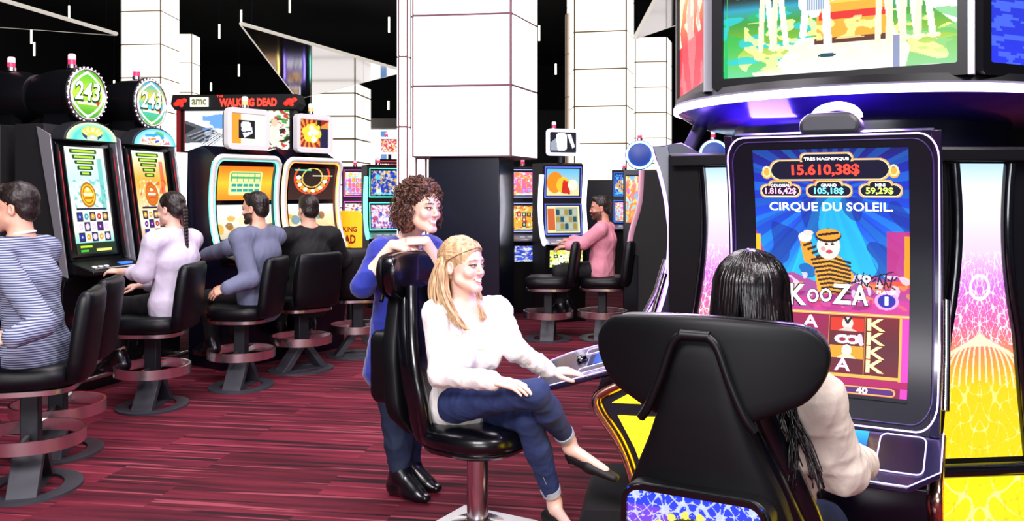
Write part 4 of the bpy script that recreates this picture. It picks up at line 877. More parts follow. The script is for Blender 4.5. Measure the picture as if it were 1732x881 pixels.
# ---------------- distant machines ----------------
def art_gen(seed, pal, w=84, h=62):
    a = Art(w, h, pal[0]); r = random.Random(seed); a.grad([(0, pal[0]), (1, pal[1])])
    if seed % 3 == 0: a.rays(r.random(), r.random(), 11, pal[2], .35)
    for k in range(4): a.noise(seed*7+k, 2+1.2*k, r.choice(pal), .35, .75)
    for k in range(8): a.ell(r.random(), r.random(), .03+.07*r.random(), .03+.09*r.random(), r.choice(pal), .85)
    if seed % 2:
        for i in range(5):
            for j in range(3): a.rr(.12+.155*i, .30+.2*j, .25+.155*i, .47+.2*j, .02, r.choice(pal[2:])); a.ell(.185+.155*i, .385+.2*j, .035, .05, r.choice(pal), .9)
    a.rect(0, 0, 1, .03, '#101020'); a.rect(.1, .92, .9, .97, r.choice(pal), .8); return a
def box_machine(label, pos, normal, arts, trim='#e060d0', w=.5, top=None, belly=None, led=None, hgt=1.87, zb=None):
    t = thing('slot_machine', label, 'slot machine', (pos[0], pos[1], 0), math.atan2(normal[0], -normal[1])); h = w/2
    MB().prism([(-.05, 0), (-.08, .8), (-.10, .9), (.0, 1.0), (.05, 1.4), (.02, hgt-.02), (.06, hgt), (.42, hgt), (.42, 0)], 'x', -h, h).build('cabinet', M['black'], t, bevel=.006)
    lean = lambda z: float(np.interp(z, [.9, 1.0, 1.4, 1.87], [-.10, .0, .05, .02]))-.012
    zu = (1.46, hgt-.07); zl = (1.03, 1.34)
    for nm, a, (z0, z1) in (('upper_screen', arts[0], zu), ('lower_screen', arts[1], zl)):
        f = lambda U, V, z0=z0, z1=z1: np.stack([-h+.05+(w-.1)*U, np.interp(z1+(z0-z1)*V, [.9, 1.0, 1.4, 1.87], [-.10, .0, .05, .02])-.016, z1+(z0-z1)*V], 1)
        screen_mesh(nm, a, f, M['art'], t)
        MB().tube([(-h+.03, lean(z0)-.01, z0-.02), (h-.03, lean(z0)-.01, z0-.02), (h-.03, lean(z1)-.01, z1+.02), (-h+.03, lean(z1)-.01, z1+.02), (-h+.03, lean(z0)-.01, z0-.02)], .008, 6).build('light_trim', mat('trim'+trim, trim, .4, emit=trim, es=1.3), t)
    dk = MB().prism([(-.28, .90), (-.28, .93), (.0, .98), (.0, .90)], 'x', -h, h).build('button_deck', M['silver'], t, bevel=.006)
    for k in range(3): MB().box((-.12+.1*k, -.2, .952), (.06, .04, .012)).build('deck_button', mat('pale_button', '#c8c8d0'), dk)
    if belly is not None:
        f = lambda U, V: np.stack([-h+.05+(w-.1)*U, np.interp(.84-.2*V, [0, .8, .9], [-.05, -.08, -.1])-.012, .84-.2*V], 1)
        screen_mesh('belly_screen', belly, f, M['art'], t)
    if led:
        for s in (-1, 1): MB().tube(smooth_path([(s*(h+.01), -.09, .9), (s*(h+.02), .0, 1.05), (s*(h+.02), .05, 1.35), (s*(h+.02), .0, 1.7)], 5), [(.03, .03)]*16, 8).build('side_light', mat('sideled'+led, led, .5, emit=led, es=1.8), t, smooth=60)
    if top is not None:
        zt = hgt+.24
        MB().tube([(0, .1, hgt), (0, .1, zt-.1)], .03, 8).build('topper_neck', M['dgrey'], t)
        frame_loop([(x, z+zt) for x, z in rrect(.40, .31, .04, 5)], [(x, z+zt) for x, z in rrect(.33, .24, .015, 5)], 'y', .01, .05).build('topper_frame', mat('white_lit_frame', '#f0eeff', .5, emit='#e8e4ff', es=1.1), t)
        MB().prism([(x, z+zt) for x, z in rrect(.37, .28, .04, 5)], 'y', .035, .08).build('topper_back', M['black'], t)
        screen_mesh('topper_screen', top, flat_fn(-.166, .166, zt-.12, zt+.12, .025), M['art'], t)
    candle(t, -.05, .2, hgt if top is None else hgt+.39, s=.9)
    return t
P1 = ['#ffffff', '#e8f4ff', '#c02828', '#f0a030', '#3060c0', '#fff0c0']; P2 = ['#f0f8ff', '#60c8f0', '#ffd030', '#ff8040', '#f060c0']; P3 = ['#1838a0', '#2048c8', '#f8f0e0', '#e8b040', '#60e0f0']
P4 = ['#f8b030', '#ff9020', '#ffffff', '#60b8f0', '#c03018']; P5 = ['#f4f0d0', '#c8d8b0', '#203040', '#e0a830', '#b02020']; P6 = ['#101828', '#c8c8d8', '#f8f8ff', '#d0b0a0']
box_machine('small pink-trimmed slot machine in the distance, two bright screens, left of the woman in blue', (-2.30, 13.2), (.1, -.99), [art_gen(1, P2), art_gen(2, P1)], '#e850c8', .46, hgt=1.88)
box_machine('distant slot machine with teal edge light beside the curly-haired woman', (-1.66, 11.6), (.35, -.93), [art_gen(4, P3), art_gen(6, ['#e8e8ff', '#3040c0', '#c03060', '#ffffff'])], '#58e8c8', .46, led='#70e8d0', hgt=1.86)
box_machine('far slot machine whose red and white topper shows under the lit alcove', (-2.2, 16.0), (.2, -.98), [art_gen(5, P1), art_gen(7, P2)], '#d03030', .5, top=art_gen(8, ['#c83020', '#ffffff', '#f8c040']), hgt=2.1)
box_machine('partly hidden slot machine just right of the glossy pillar base', (.215, 11.1), (.15, -.98), [art_gen(3, P2), art_gen(11, P5)], '#8890c8', .5, belly=art_gen(12, ['#2030b0', '#3858e0', '#ffffff', '#f0e0a0']), hgt=1.83)
n2a = Art(54, 40, '#f8b030'); n2a.grad([(0, '#60b8f0'), (1, '#ffe0a0')]); n2a.ell(.25, .5, .25, .4, '#f08a18'); n2a.ell(.5, .6, .2, .3, '#f8c030'); n2a.poly([(.5, .4), (.7, .5), (.72, .95), (.45, .9)], '#c82818'); n2a.ell(.8, .6, .15, .2, '#fff4d0')
n2t = Art(54, 40, '#101420'); n2t.rr(.25, .05, .65, .9, .12, '#f8f8ff'); n2t.poly([(.65, .1), (.8, .1), (.95, .7), (.85, .8)], '#e8e8f8'); n2t.poly([(.05, .5), (.25, .3), (.3, .9), (.05, .9)], '#9aa0b0')
n2b = Art(54, 40, '#e8e0b0')
for i in range(5):
    for j in range(3): n2b.rr(.28+.13*i, .12+.27*j, .38+.13*i, .34+.27*j, .02, ['#1a4a60', '#e0a830', '#f8f0d0'][(i*2+j) % 3])
n2b.rect(.02, .1, .24, .9, '#c86030'); n2b.rect(.26, .05, .95, .95, '#204858', .35)
box_machine('slot machine with yellow cartoon screen and square white topper facing the man in pink', (.60, 10.3), (.28, -.96), [n2a, n2b], '#4858c0', .50, top=n2t, belly=art_gen(21, ['#d8e020', '#f0f040', '#204010', '#ffffff']), led='#eef0ff', hgt=1.84)
# tall dark cabinet with a pink front edge, seen from the side
t = thing('tall_game_cabinet', 'tall black game cabinet with pink-lit front edge, right of the man in pink', 'slot machine', (1.38, 9.25, 0), math.atan2(-.985, -.17))
MB().prism([(-.06, 0), (-.06, .85), (-.14, .9), (-.10, 1.1), (-.02, 1.4), (-.0, 1.72), (.40, 1.72), (.40, 0)], 'x', -.30, .30).build('cabinet', M['matte_black'], t, bevel=.008)
MB().tube(smooth_path([(.31, -.15, .9), (.31, -.12, 1.1), (.31, -.04, 1.4), (.31, -.02, 1.72)], 5), [(.02, .035)]*16, 8).build('pink_edge', mat('pink_silver_edge', '#c898a8', .3, .4, emit='#c890a8', es=.35), t, smooth=60)
MB().tube(smooth_path([(-.31, -.15, .9), (-.31, -.12, 1.1), (-.31, -.04, 1.4), (-.31, -.02, 1.72)], 5), [(.02, .035)]*16, 8).build('pink_edge', mat('pink_silver_edge', '#c898a8'), t, smooth=60)
screen_mesh('screen', art_gen(31, P2), flat_fn(-.25, .25, 1.15, 1.66, -.115, .1), M['art'], t)
# row of machines with blue ring toppers behind the edge-on machine
def ring_machine(label, x, y):
    t = thing('slot_machine', label, 'slot machine', (x, y, 0), math.radians(-8))
    MB().box((0, .25, .88), (.38, .5, 1.76)).build('cabinet', M['navy'], t, bevel=.01)
    T = Matrix.Translation((0, .1, 1.93)) @ Matrix.Rotation(PI/2, 4, 'X')
    MB().lathe([(.15, -.1), (.17, 0), (.17, .05), (.15, .06)], 30, T=T).build('round_topper', mat('blue_topper', '#102a70', .4, emit='#1840a0', es=.35), t, smooth=35)
    MB().tube([(.15*math.cos(a), .03, 1.93+.15*math.sin(a)) for a in [2*PI*i/28 for i in range(29)]], .013, 8).build('ring_light', mat('pale_blue_ring', '#b0f0ff', .5, emit='#a8eeff', es=2.2), t, smooth=60)
    screen_mesh('screen', art_gen(int(x*10)+40, P2), flat_fn(-.16, .16, 1.15, 1.7, -.003), M['art'], t); candle(t, 0, .15, 2.10, s=.9)
    return t
ring_machine('machine with blue ring topper left of the edge-on violet-lit machine', 1.47, 10.2)
ring_machine('machine with pale blue ring topper behind the edge-on machine, beside the canopy stalk', 2.28, 10.0)
ring_machine('machine whose ring topper peeks between canopy stalk and big curved machine', 2.72, 9.8)
box_machine('distant blue-screened slot machine between the dark pillar base and the pink-edged cabinet', (1.9, 14.6), (-.1, -.99), [art_gen(51, P3), art_gen(52, P2)], '#3060c0', .5)

# a far row of glowing machines along the back wall, seen mirrored in the suspended triangle
g = 'machines of the far row against the back wall'
far = [('far machine with teal edge light standing at the back wall, left end of its row', art_gen(61, P3), art_gen(62, P2), '#50e8b0', '#70f0d0'), ('far machine with yellow trim at the back wall', art_gen(63, P1), art_gen(64, P4), '#f8d850', '#ffe890'), ('far machine with violet edge light at the back wall', art_gen(65, P5), art_gen(66, P6), '#9070ff', '#a890ff')]
fp = [box_machine(lb, (-11.4+1.1*i, 37.5), (.1, -.99), [u, l], tr, .62, led=ld, top=u) for i, (lb, u, l, tr, ld) in enumerate(far)]
for i in range(3, 7):
    o = copy_tree(fp[i % 3]); o.location = (-11.4+1.1*i, 37.5, 0); o['label'] = ['far machine at the back wall, fourth from the left of its row', 'far machine at the back wall, fifth from the left of its row', 'far machine at the back wall, sixth from the left of its row', 'far machine at the back wall, right end of its row'][i-3]
    fp.append(o)
for o in fp: o['group'] = g; o.scale = (1.25, 1.25, 1.25)
# ---------------- smooth bodies: a signed-distance field turned into one continuous mesh ----------------
def nz(v): v = Vector(v); return v.normalized()
class Field:
    def __init__(s, lo, hi, h, fine=()):
        """fine: (centre, radius, step) cells get finer spacing along each axis"""
        s.ax = []
        for i in range(3):
            x = lo[i]; out = [x]
            while x < hi[i]:
                st = h
                for c, r, f in fine:
                    if abs(x-c[i]) < r: st = min(st, f)
                x += st; out.append(x)
            s.ax.append(np.array(out, np.float32))
        s.d = np.full([len(a) for a in s.ax], .5, np.float32)
    def sub(s, lo, hi):
        return tuple(slice(max(0, int(np.searchsorted(a, lo[i]))-1), int(np.searchsorted(a, hi[i]))+1) for i, a in enumerate(s.ax))
    def grid(s, sl):
        return np.meshgrid(s.ax[0][sl[0]], s.ax[1][sl[1]], s.ax[2][sl[2]], indexing='ij', sparse=True)
    def comb(s, sl, d, k, neg=False):
        a = s.d[sl]
        if neg: d = -d; h = np.clip(.5-.5*(a-d)/k, 0, 1); s.d[sl] = a+(d-a)*h+k*h*(1-h)
        else: h = np.clip(.5+.5*(a-d)/k, 0, 1); s.d[sl] = a+(d-a)*h-k*h*(1-h)
    def cone(s, a, b, ra, rb, k=.02, lat=None, fl=(1, 1), neg=False):
        """tapered capsule; with lat, its section is an ellipse: radius r*fl[0] along lat and r*fl[1] across"""
        a = Vector(a); b = Vector(b); R = max(ra, rb)*max(fl)+k+.03
        lo = [min(a[i], b[i])-R for i in range(3)]; hi = [max(a[i], b[i])+R for i in range(3)]; sl = s.sub(lo, hi); X, Y, Z = s.grid(sl)
        d = b-a; L2 = max(d.dot(d), 1e-9); px, py, pz = X-a.x, Y-a.y, Z-a.z
        t = np.clip((px*d.x+py*d.y+pz*d.z)/L2, 0, 1); qx, qy, qz = px-t*d.x, py-t*d.y, pz-t*d.z; r = ra+(rb-ra)*t
        if lat is None: D = np.sqrt(qx*qx+qy*qy+qz*qz)-r
        else:
            u = nz(lat); w = d.normalized(); u = (u-w*u.dot(w)).normalized(); v = w.cross(u)
            qu = qx*u.x+qy*u.y+qz*u.z; qv = qx*v.x+qy*v.y+qz*v.z; qw = qx*w.x+qy*w.y+qz*w.z
            ru, rv = r*fl[0], r*fl[1]; rw = np.minimum(ru, rv)
            k0 = np.sqrt((qu/ru)**2+(qv/rv)**2+(qw/rw)**2); k1 = np.sqrt((qu/ru**2)**2+(qv/rv**2)**2+(qw/rw**2)**2)+1e-6; D = k0*(k0-1)/k1
        s.comb(sl, D.astype(np.float32), k, neg)
    def ell(s, c, axes, radii, k=.02, neg=False):
        c = Vector(c); R = max(radii)+k+.03; sl = s.sub([c[i]-R for i in range(3)], [c[i]+R for i in range(3)]); X, Y, Z = s.grid(sl); px, py, pz = X-c.x, Y-c.y, Z-c.z
        q = [(px*u.x+py*u.y+pz*u.z) for u in axes]; k0 = np.sqrt(sum((q[i]/radii[i])**2 for i in range(3))); k1 = np.sqrt(sum((q[i]/radii[i]**2)**2 for i in range(3)))+1e-6
        s.comb(sl, (k0*(k0-1)/k1).astype(np.float32), k, neg)
    def mesh(s):
        d = s.d; inside = d < 0; n = [m-1 for m in d.shape]
        cnt = np.zeros(n, np.uint8)
        for i in (0, 1):
            for j in (0, 1):
                for k in (0, 1): cnt += inside[i:i+n[0], j:j+n[1], k:k+n[2]]
        act = (cnt > 0) & (cnt < 8); I = np.argwhere(act); idx = np.full(n, -1, np.int32); idx[act] = np.arange(len(I))
        X = [s.ax[k] for k in range(3)]; acc = np.zeros((len(I), 3)); num = np.zeros(len(I))
        for ax in range(3):
            o1, o2 = [q for q in range(3) if q != ax]
            for a in (0, 1):
                for b in (0, 1):
                    p = I.copy(); p[:, o1] += a; p[:, o2] += b; q = p.copy(); q[:, ax] += 1
                    da = d[tuple(p.T)]; db = d[tuple(q.T)]; c = (da < 0) != (db < 0); t = np.where(c, da/(da-db+1e-12), 0)
                    P_ = np.stack([X[m][p[:, m]] for m in range(3)], 1).astype(float); P_[:, ax] += t*(X[ax][q[:, ax]]-X[ax][p[:, ax]]); acc[c] += P_[c]; num[c] += 1
        V = acc/np.maximum(num, 1)[:, None]; F_ = []
        for ax in range(3):
            o1, o2 = (ax+1) % 3, (ax+2) % 3
            A = inside[tuple(slice(0, -1) if q == ax else slice(None) for q in range(3))]; B = inside[tuple(slice(1, None) if q == ax else slice(None) for q in range(3))]
            E = np.argwhere(A != B)
            ok = (E[:, o1] > 0) & (E[:, o2] > 0) & (E[:, o1] < n[o1]) & (E[:, o2] < n[o2]); E = E[ok]; fl = A[tuple(E.T)]
            def at(a, b): q = E.copy(); q[:, o1] -= a; q[:, o2] -= b; return idx[tuple(q.T)]
            Q = np.stack([at(1, 1), at(0, 1), at(0, 0), at(1, 0)], 1); Q[~fl] = Q[~fl][:, ::-1]; F_.append(Q)
        return V, np.concatenate(F_)
def relax(V, Q, it=2, lam=.5):
    n = len(V); e = np.concatenate([Q[:, [0, 1]], Q[:, [1, 2]], Q[:, [2, 3]], Q[:, [3, 0]]]); e = np.concatenate([e, e[:, ::-1]])
    deg = np.bincount(e[:, 0], minlength=n)[:, None]
    for _ in range(it):
        sm = np.stack([np.bincount(e[:, 0], V[e[:, 1], k], minlength=n) for k in range(3)], 1)/np.maximum(deg, 1); V = V+(sm-V)*lam
    return V
def quad_mesh(name, V, Q, m, parent=None, col=None, origin=(0, 0, 0)):
    me = bpy.data.meshes.new(name); V = V-np.array(origin)
    me.vertices.add(len(V)); me.vertices.foreach_set('co', V.astype(np.float32).ravel()); me.loops.add(Q.size); me.loops.foreach_set('vertex_index', Q.astype(np.int32).ravel())
    me.polygons.add(len(Q)); me.polygons.foreach_set('loop_start', np.arange(0, Q.size, Q.shape[1], dtype=np.int32)); me.update(calc_edges=True)
    if col is not None:
        ca = me.color_attributes.new('Col', 'FLOAT_COLOR', 'POINT'); A = np.where(col <= .04045, col/12.92, ((col+.055)/1.055)**2.4); ca.data.foreach_set('color', np.concatenate([A, np.ones((len(A), 1))], 1).astype(np.float32).ravel())
    return link_mesh(name, me, m, parent, 180)
def vnormals(V, Q):
    f = np.cross(V[Q[:, 2]]-V[Q[:, 0]], V[Q[:, 3]]-V[Q[:, 1]]); N = np.zeros_like(V)
    for k in range(4): 
        for c in range(3): N[:, c] += np.bincount(Q[:, k], f[:, c], minlength=len(V))
    return N/(np.linalg.norm(N, axis=1)[:, None]+1e-12)
def wrinkle(V, Q, amp, seed=0, sc=18., aniso=(1, 1, .45)):
    r = np.random.RandomState(seed); N = vnormals(V, Q); h = np.zeros(len(V))
    for k in range(10):
        w = r.randn(3)*np.array(aniso); w = w/np.linalg.norm(w)*sc*(.6+1.3*r.rand()); ph = r.rand()*6; wob = r.randn(3)*5
        h += (1-np.abs(np.sin(V@w+ph+1.2*np.sin(V@wob+ph))))**2/(1+.15*k)
    return V+N*((h-h.mean())*amp/2)[:, None]

# ---------------- people ----------------
SKIN = '#f3c3ae'
def head_prims(f, c, fw, up, s=1., fem=True, smile=False):
    """skull and face around c (the point midway between the ears)"""
    rt = fw.cross(up).normalized(); ax = (rt, fw, up)
    def p(x, y, z): return c+(rt*x+fw*y+up*z)*s
    e = lambda q, r, k=.015, neg=False: f.ell(p(*q), ax, [v*s for v in r], k*s, neg)
    e((0, -.012, .040), (.074, .092, .082)); e((0, .022, .018), (.066, .072, .085), .02); e((0, .032, -.045), (.055 if fem else .060, .058, .066), .02)
    f.cone(p(-.047, .02, -.062), p(-.014, .078, -.098), .018*s, .015*s, .02*s); f.cone(p(.047, .02, -.062), p(.014, .078, -.098), .018*s, .015*s, .02*s)
    f.cone(p(-.012, .078, -.100), p(.012, .078, -.100), .0155*s, .0155*s, .012*s)
    e((-.038, .068, -.032), (.024, .021, .022), .014); e((.038, .068, -.032), (.024, .021, .022), .014)
    f.cone(p(-.038, .080, .022), p(.038, .080, .022), .010*s, .010*s, .016*s)                 # brow
    e((-.031, .101, .001), (.017, .014, .011), .008, True); e((.031, .101, .001), (.017, .014, .011), .008, True)  # sockets
    e((-.031, .083, .000), (.0135, .0125, .0115), .003); e((.031, .083, .000), (.0135, .0125, .0115), .003)         # eyeballs under the lids
    f.cone(p(0, .092, .008), p(0, .108, -.030), .006*s, .0082*s, .010*s); e((-.011, .101, -.034), (.007, .008, .006), .006); e((.011, .101, -.034), (.007, .008, .006), .006)
    w = .024 if smile else .019
    f.cone(p(-w, .084, -.057), p(0, .098, -.0585), .004*s, .0055*s, .006*s); f.cone(p(w, .084, -.057), p(0, .098, -.0585), .004*s, .0055*s, .006*s)
    f.cone(p(-w*.8, .083, -.069), p(0, .096, -.074 if smile else -.069), .004*s, .0065*s, .006*s); f.cone(p(w*.8, .083, -.069), p(0, .096, -.074 if smile else -.069), .004*s, .0065*s, .006*s)
    for q in (-1, 1):
        e((q*.075, -.008, -.008), (.009, .017, .030), .006); e((q*.080, -.004, -.006), (.006, .009, .018), .004, True)
def face_paint(V, col, c, fw, up, s, skin, lips, brow, smile, iris='#4a3424', beard=None, blush=None, flip=1):
    rt = fw.cross(up).normalized(); d = V-np.array(c); x = d@np.array(rt)/s; y = d@np.array(fw)/s; z = d@np.array(up)/s; fr = (y > .045)
    def mix(m, cc, a=1.): 
        m = (m.astype(float)*a)[:, None]; col[:] = col*(1-m)+rgb(cc)*m
    if beard: mix((z < -.03-.45*np.maximum(0, .05-np.abs(x)*.9)*0) & (y > -.005) & (z > -.125) & ~((np.abs(x) < .022) & (z > -.052)) & (z < -.028-.25*(y-.03)), beard, .85); 
    if blush: mix(np.exp(-(((np.abs(x)-.042)/.02)**2+((z+.03)/.018)**2))*fr, blush, .35)
    for q in (-1, 1):
        ex = (x-q*.031)
        eh = .0040 if smile else .0056; mix(fr & ((ex/.0145)**2+((z-.001)/eh)**2 < 1), '#e8dcd8'); mix(fr & (((ex-.001)/.0068)**2+((z-.001)/(eh+.0008))**2 < 1), iris)
        mix(fr & (np.abs(z-(.0072-22*ex**2)) < .0022) & (np.abs(ex) < .017), '#241410', .95) if not smile else mix(fr & (np.abs(z-(.0056-18*ex**2)) < .0030) & (np.abs(ex) < .0175), '#24140f', .95); mix(fr & (np.abs(z-(-.0065+20*ex**2)) < .0013) & (np.abs(ex) < .014), '#7a5040', .6)
        mix(fr & (np.abs(z-(.0235-9*(ex-.0*q)**2)) < .0034) & (np.abs(ex) < .0195), brow, .8)
    if smile:
        m = fr & (np.abs(x) < .0245) & (np.abs(z-(-.0635+8*x**2)) < .0068-(np.abs(x)/.0245)**2*.005); mo = fr & (np.abs(x) < .028) & (np.abs(z-(-.0645+8*x**2)) < .0128-(np.abs(x)/.028)**2*.011)
        mix(mo, lips); mix(m, '#fffaf6'); mix(fr & (np.abs(z-(-.0705+8*x**2)) < .0012) & (np.abs(x) < .02), '#a04048', .6)
    else:
        mix(fr & (np.abs(x) < .023) & (np.abs(z+.063) < .010-(np.abs(x)/.023)**2*.008), lips); mix(fr & (np.abs(x) < .021) & (np.abs(z+.0632) < .0011), '#803838')
    return col
def hand_prims(f, wr, d, n, side, s=1., curl=.35, spread=.10, thumb=1., k=.004):
    """hand from wrist wr along d with back-of-hand normal n; side=+1 puts the thumb along d x n"""
    d = nz(d); n = nz(n); n = (n-d*n.dot(d)).normalized(); u = d.cross(n)*side     # towards the thumb
    f.cone(wr+d*.01*s, wr+d*.062*s, .026*s, .030*s, .012, lat=u, fl=(1.12, .50)); f.cone(wr+d*.045*s, wr+d*.082*s, .028*s, .035*s, .010, lat=u, fl=(1.08, .42))
    for i, (off, ln, rr_) in enumerate(((.030, .070, .0083), (.010, .078, .0086), (-.011, .072, .0082), (-.030, .057, .0073))):
        a = wr+d*(.080-.004*abs(i-1))*s+u*off*s; dd = (d+u*(off*spread*30*.33)).normalized(); ang = 0; pt = a
        for j, fr_ in enumerate((.45, .30, .25)):
            ang += curl*(1.0, .9, .6)[j]*(1+.12*i); q = (dd*math.cos(ang)-n*math.sin(ang)).normalized(); b = pt+q*ln*fr_*s; r0 = rr_*s*(1-.10*j); f.cone(pt, b, r0, r0*.92, k); pt = b
    a = wr+d*.022*s+u*.024*s; q = (d*.62+u*.75*thumb-n*.25).normalized(); b = a+q*.036*s; f.cone(a, b, .0135*s, .0115*s, .010); q2 = (d*.9+u*.40*thumb-n*.25).normalized(); c = b+q2*.032*s; f.cone(b, c, .0105*s, .0095*s, k); c2 = c+(d*.96+u*.15*thumb-n*.25).normalized()*.026*s; f.cone(c, c2, .0095*s, .008*s, k)
def torso_pts(J):
    up = (J['neck']-J['pelvis']).normalized(); return up
def figure(label, J, s=1., fem=True, skin=SKIN, h=.008, fine=(), smile=False, lips='#d0646c', brow='#5a3c2c', beard=None, bulk=1., hands=True, foot_show=False, parent_name='person', blush=None, iris='#4a3424', handk=.004, lg=1.):
    base = J.get('base', J['pelvis']); t = thing('person', label, 'person', (base.x, base.y, 0))
    pts = [v for k, v in J.items() if isinstance(v, Vector) and k[0] != '_' and not k.startswith('d')]
    lo = [min(p[i] for p in pts)-.22 for i in range(3)]; hi = [max(p[i] for p in pts)+.24 for i in range(3)]
    f = Field(lo, hi, h, [(J['head'], .15*s, fine[0])]+[(J['w'+q]+J['dh'+q]*.09*s, .10*s, fine[1]) for q in 'LR' if 'dh'+q in J] if fine else ())
    lat = J['sR']-J['sL']; sh = lat.length/2; b = bulk
    ch = J['chest']; pv = J['pelvis']; nk = J['neck']
    f.cone(pv, pv.lerp(ch, .45), .125*b*s, .105*b*s, .04, lat, (1.15, .85)); f.cone(pv.lerp(ch, .45), ch, .105*b*s, .125*b*s, .04, lat, (1.1, .85)); f.cone(ch, ch.lerp(nk, .6), .125*b*s, .085*s, .04, lat, (1.15, .8))
    f.cone(J['sL'], J['sR'], .05*s, .05*s, .04)
    f.cone(nk-(nk-ch)*.1, J['head']+J['dhu']*-.03*s-J['dhf']*.012*s, (.048 if fem else .060)*s, (.045 if fem else .056)*s, .02)
    f.cone(nk, J['sL'].lerp(nk, .25), .05*s, .04*s, .03); f.cone(nk, J['sR'].lerp(nk, .25), .05*s, .04*s, .03)
    head_prims(f, J['head'], J['dhf'], J['dhu'], s, fem, smile)
    am = 1. if fem else 1.15
    for q in 'LR':
        S_, E, W_ = J['s'+q], J['e'+q], J['w'+q]
        f.cone(S_, E, .045*s*am, .036*s*am, .02); f.cone(E, E.lerp(W_, .35), .036*s*am, .038*s*am, .015); f.cone(E.lerp(W_, .35), W_, .038*s*am, .0255*s*am, .015)
        if 'dh'+q in J: hand_prims(f, W_, J['dh'+q], J['dn'+q], J.get('ts'+q, 1 if q == 'L' else -1), s*(1 if fem else 1.1), J.get('curl'+q, .3), k=handk)
        H, K, A = J['h'+q], J['k'+q], J['a'+q]
        f.cone(H, K, .078*s*b*lg, .052*s*lg, .03); f.cone(K, K.lerp(A, .35), .050*s*lg, .054*s*lg, .02); f.cone(K.lerp(A, .35), A, .054*s*lg, .034*s*(lg+1)/2, .02)
        fd = J['df'+q]; f.cone(A+Vector((0, 0, -.01)), A+fd*.01-Vector((0, 0, .03)), .032*s, .028*s, .02); tt = J.get('toe'+q, A+fd*.15*s+J.get('dz'+q, Vector((0, 0, -.055)))); f.cone(A-Vector((0, 0, .028)), A.lerp(tt, .8), .028*s, .018*s, .015)
    V, Q = f.mesh(); V = relax(V, Q, 1, .4)
    col = np.ones((len(V), 3))*rgb(skin); face_paint(V, col, J['head'], J['dhf'], J['dhu'], s, skin, lips, brow, smile, iris, beard, blush)
    quad_mesh('body', V, Q, paint_mat('skin_of_people', .5, sss=.12), t, col, (base.x, base.y, 0))
    return t
def garment(name, t, J, m, fn, h=.009, wr=.006, seed=1, sc=18., pad=.24, col=None, keys=None, rlx=2, cut=None, fine=()):
    """a cloth mesh of its own around the body; fn(field) adds the shapes"""
    base = J.get('base', J['pelvis']); pts = [v for k, v in J.items() if isinstance(v, Vector) and not k.startswith('d') and (keys is None or k in keys)]
    f = Field([min(p[i] for p in pts)-pad for i in range(3)], [max(p[i] for p in pts)+pad for i in range(3)], h, fine); fn(f); V, Q = f.mesh(); V = relax(V, Q, rlx)
    if wr: V = wrinkle(V, Q, wr, seed, sc)
    c = col(V) if col is not None else None
    return quad_mesh(name, V, Q, m, t, c, (base.x, base.y, 0))
def shirt_fn(J, s=1., b=1., loose=.016, sleeve=1.0, hem=None, neck=.05, cuff=.01, vneck=0., fem=True, flare=0., vw=.072, hips=0.):
    def fn(f):
        lat = J['sR']-J['sL']; ch, pv, nk = J['chest'], J['pelvis'], J['neck']; L = loose; hm = hem or pv
        f.cone(hm, pv.lerp(ch, .45), (.125*b+flare)*s+L, .105*b*s+L*1.3, .04, lat, (1.15, .85)); f.cone(pv.lerp(ch, .45), ch, .105*b*s+L*1.3, .125*b*s+L, .04, lat, (1.1, .85)); f.cone(ch, ch.lerp(nk, .6), .125*b*s+L, .085*s+L, .04, lat, (1.15, .8))
        f.cone(J['sL'], J['sR'], .05*s+L*.8, .05*s+L*.8, .04); f.cone(nk-(nk-ch)*.12, J['sL'].lerp(nk, .25), .05*s+L*.4, .04*s+L, .03); f.cone(nk-(nk-ch)*.12, J['sR'].lerp(nk, .25), .05*s+L*.4, .04*s+L, .03)
        if hips: f.cone(J['hL']+(J['sL']-J['sR'])*.03+Vector((0, 0, .015)), J['hR']+(J['sR']-J['sL'])*.03+Vector((0, 0, .015)), hips, hips, .04)
        if fem:
            fw = lat.cross(nk-pv).normalized(); fw = -fw if fw.dot(J['_fw']) < 0 else fw; lt = lat.normalized()
            for q in (-1, 1): f.ell(ch+fw*.085*s+lt*q*.07*s-(nk-pv).normalized()*.035*s, (lt, fw, (nk-pv).normalized()), (.065*s, .055*s, .065*s), .03)
        for q in 'LR':
            S_, E, W_ = J['s'+q], J['e'+q], J['w'+q]; am = 1. if fem else 1.15
            f.cone(S_, E, .045*s*am+L*1.1, .037*s*am+L, .03)
            if sleeve > .05: f.cone(E, E.lerp(W_, sleeve), .037*s*am+L, .028*s*am+L*.9+cuff*.3, .025)
        ax = nz(J['head']-nk); fwd = J['_fw']
        if neck: f.cone(nk+ax*.02+fwd*.01, nk+ax*.16+fwd*.03, neck*s, neck*s*1.4, .012, neg=True)
        if vneck: 
            f.cone(nk+fwd*.075*s+ax*.05, nk+fwd*.155*s-ax*vneck*s, vw*s, .012*s, .010, neg=True)
    return fn
def pants_fn(J, s=1., b=1., loose=.010, ankle=.93, fem=True):
    def fn(f):
        lat = J['sR']-J['sL']; ch, pv = J['chest'], J['pelvis']; f.cone(pv, pv.lerp(ch, .28), .128*b*s+.004, .112*b*s+.004, .03, lat, (1.15, .88))
        for q in 'LR':
            H, K, A = J['h'+q], J['k'+q], J['a'+q]; f.cone(H, K, .080*s*b+loose, .054*s+loose, .03); e = K.lerp(A, ankle)
            f.cone(K, K.lerp(A, .35), .052*s+loose, .055*s+loose*.9, .02); f.cone(K.lerp(A, .35), e, .055*s+loose*.9, .036*s+loose, .02)
    return fn
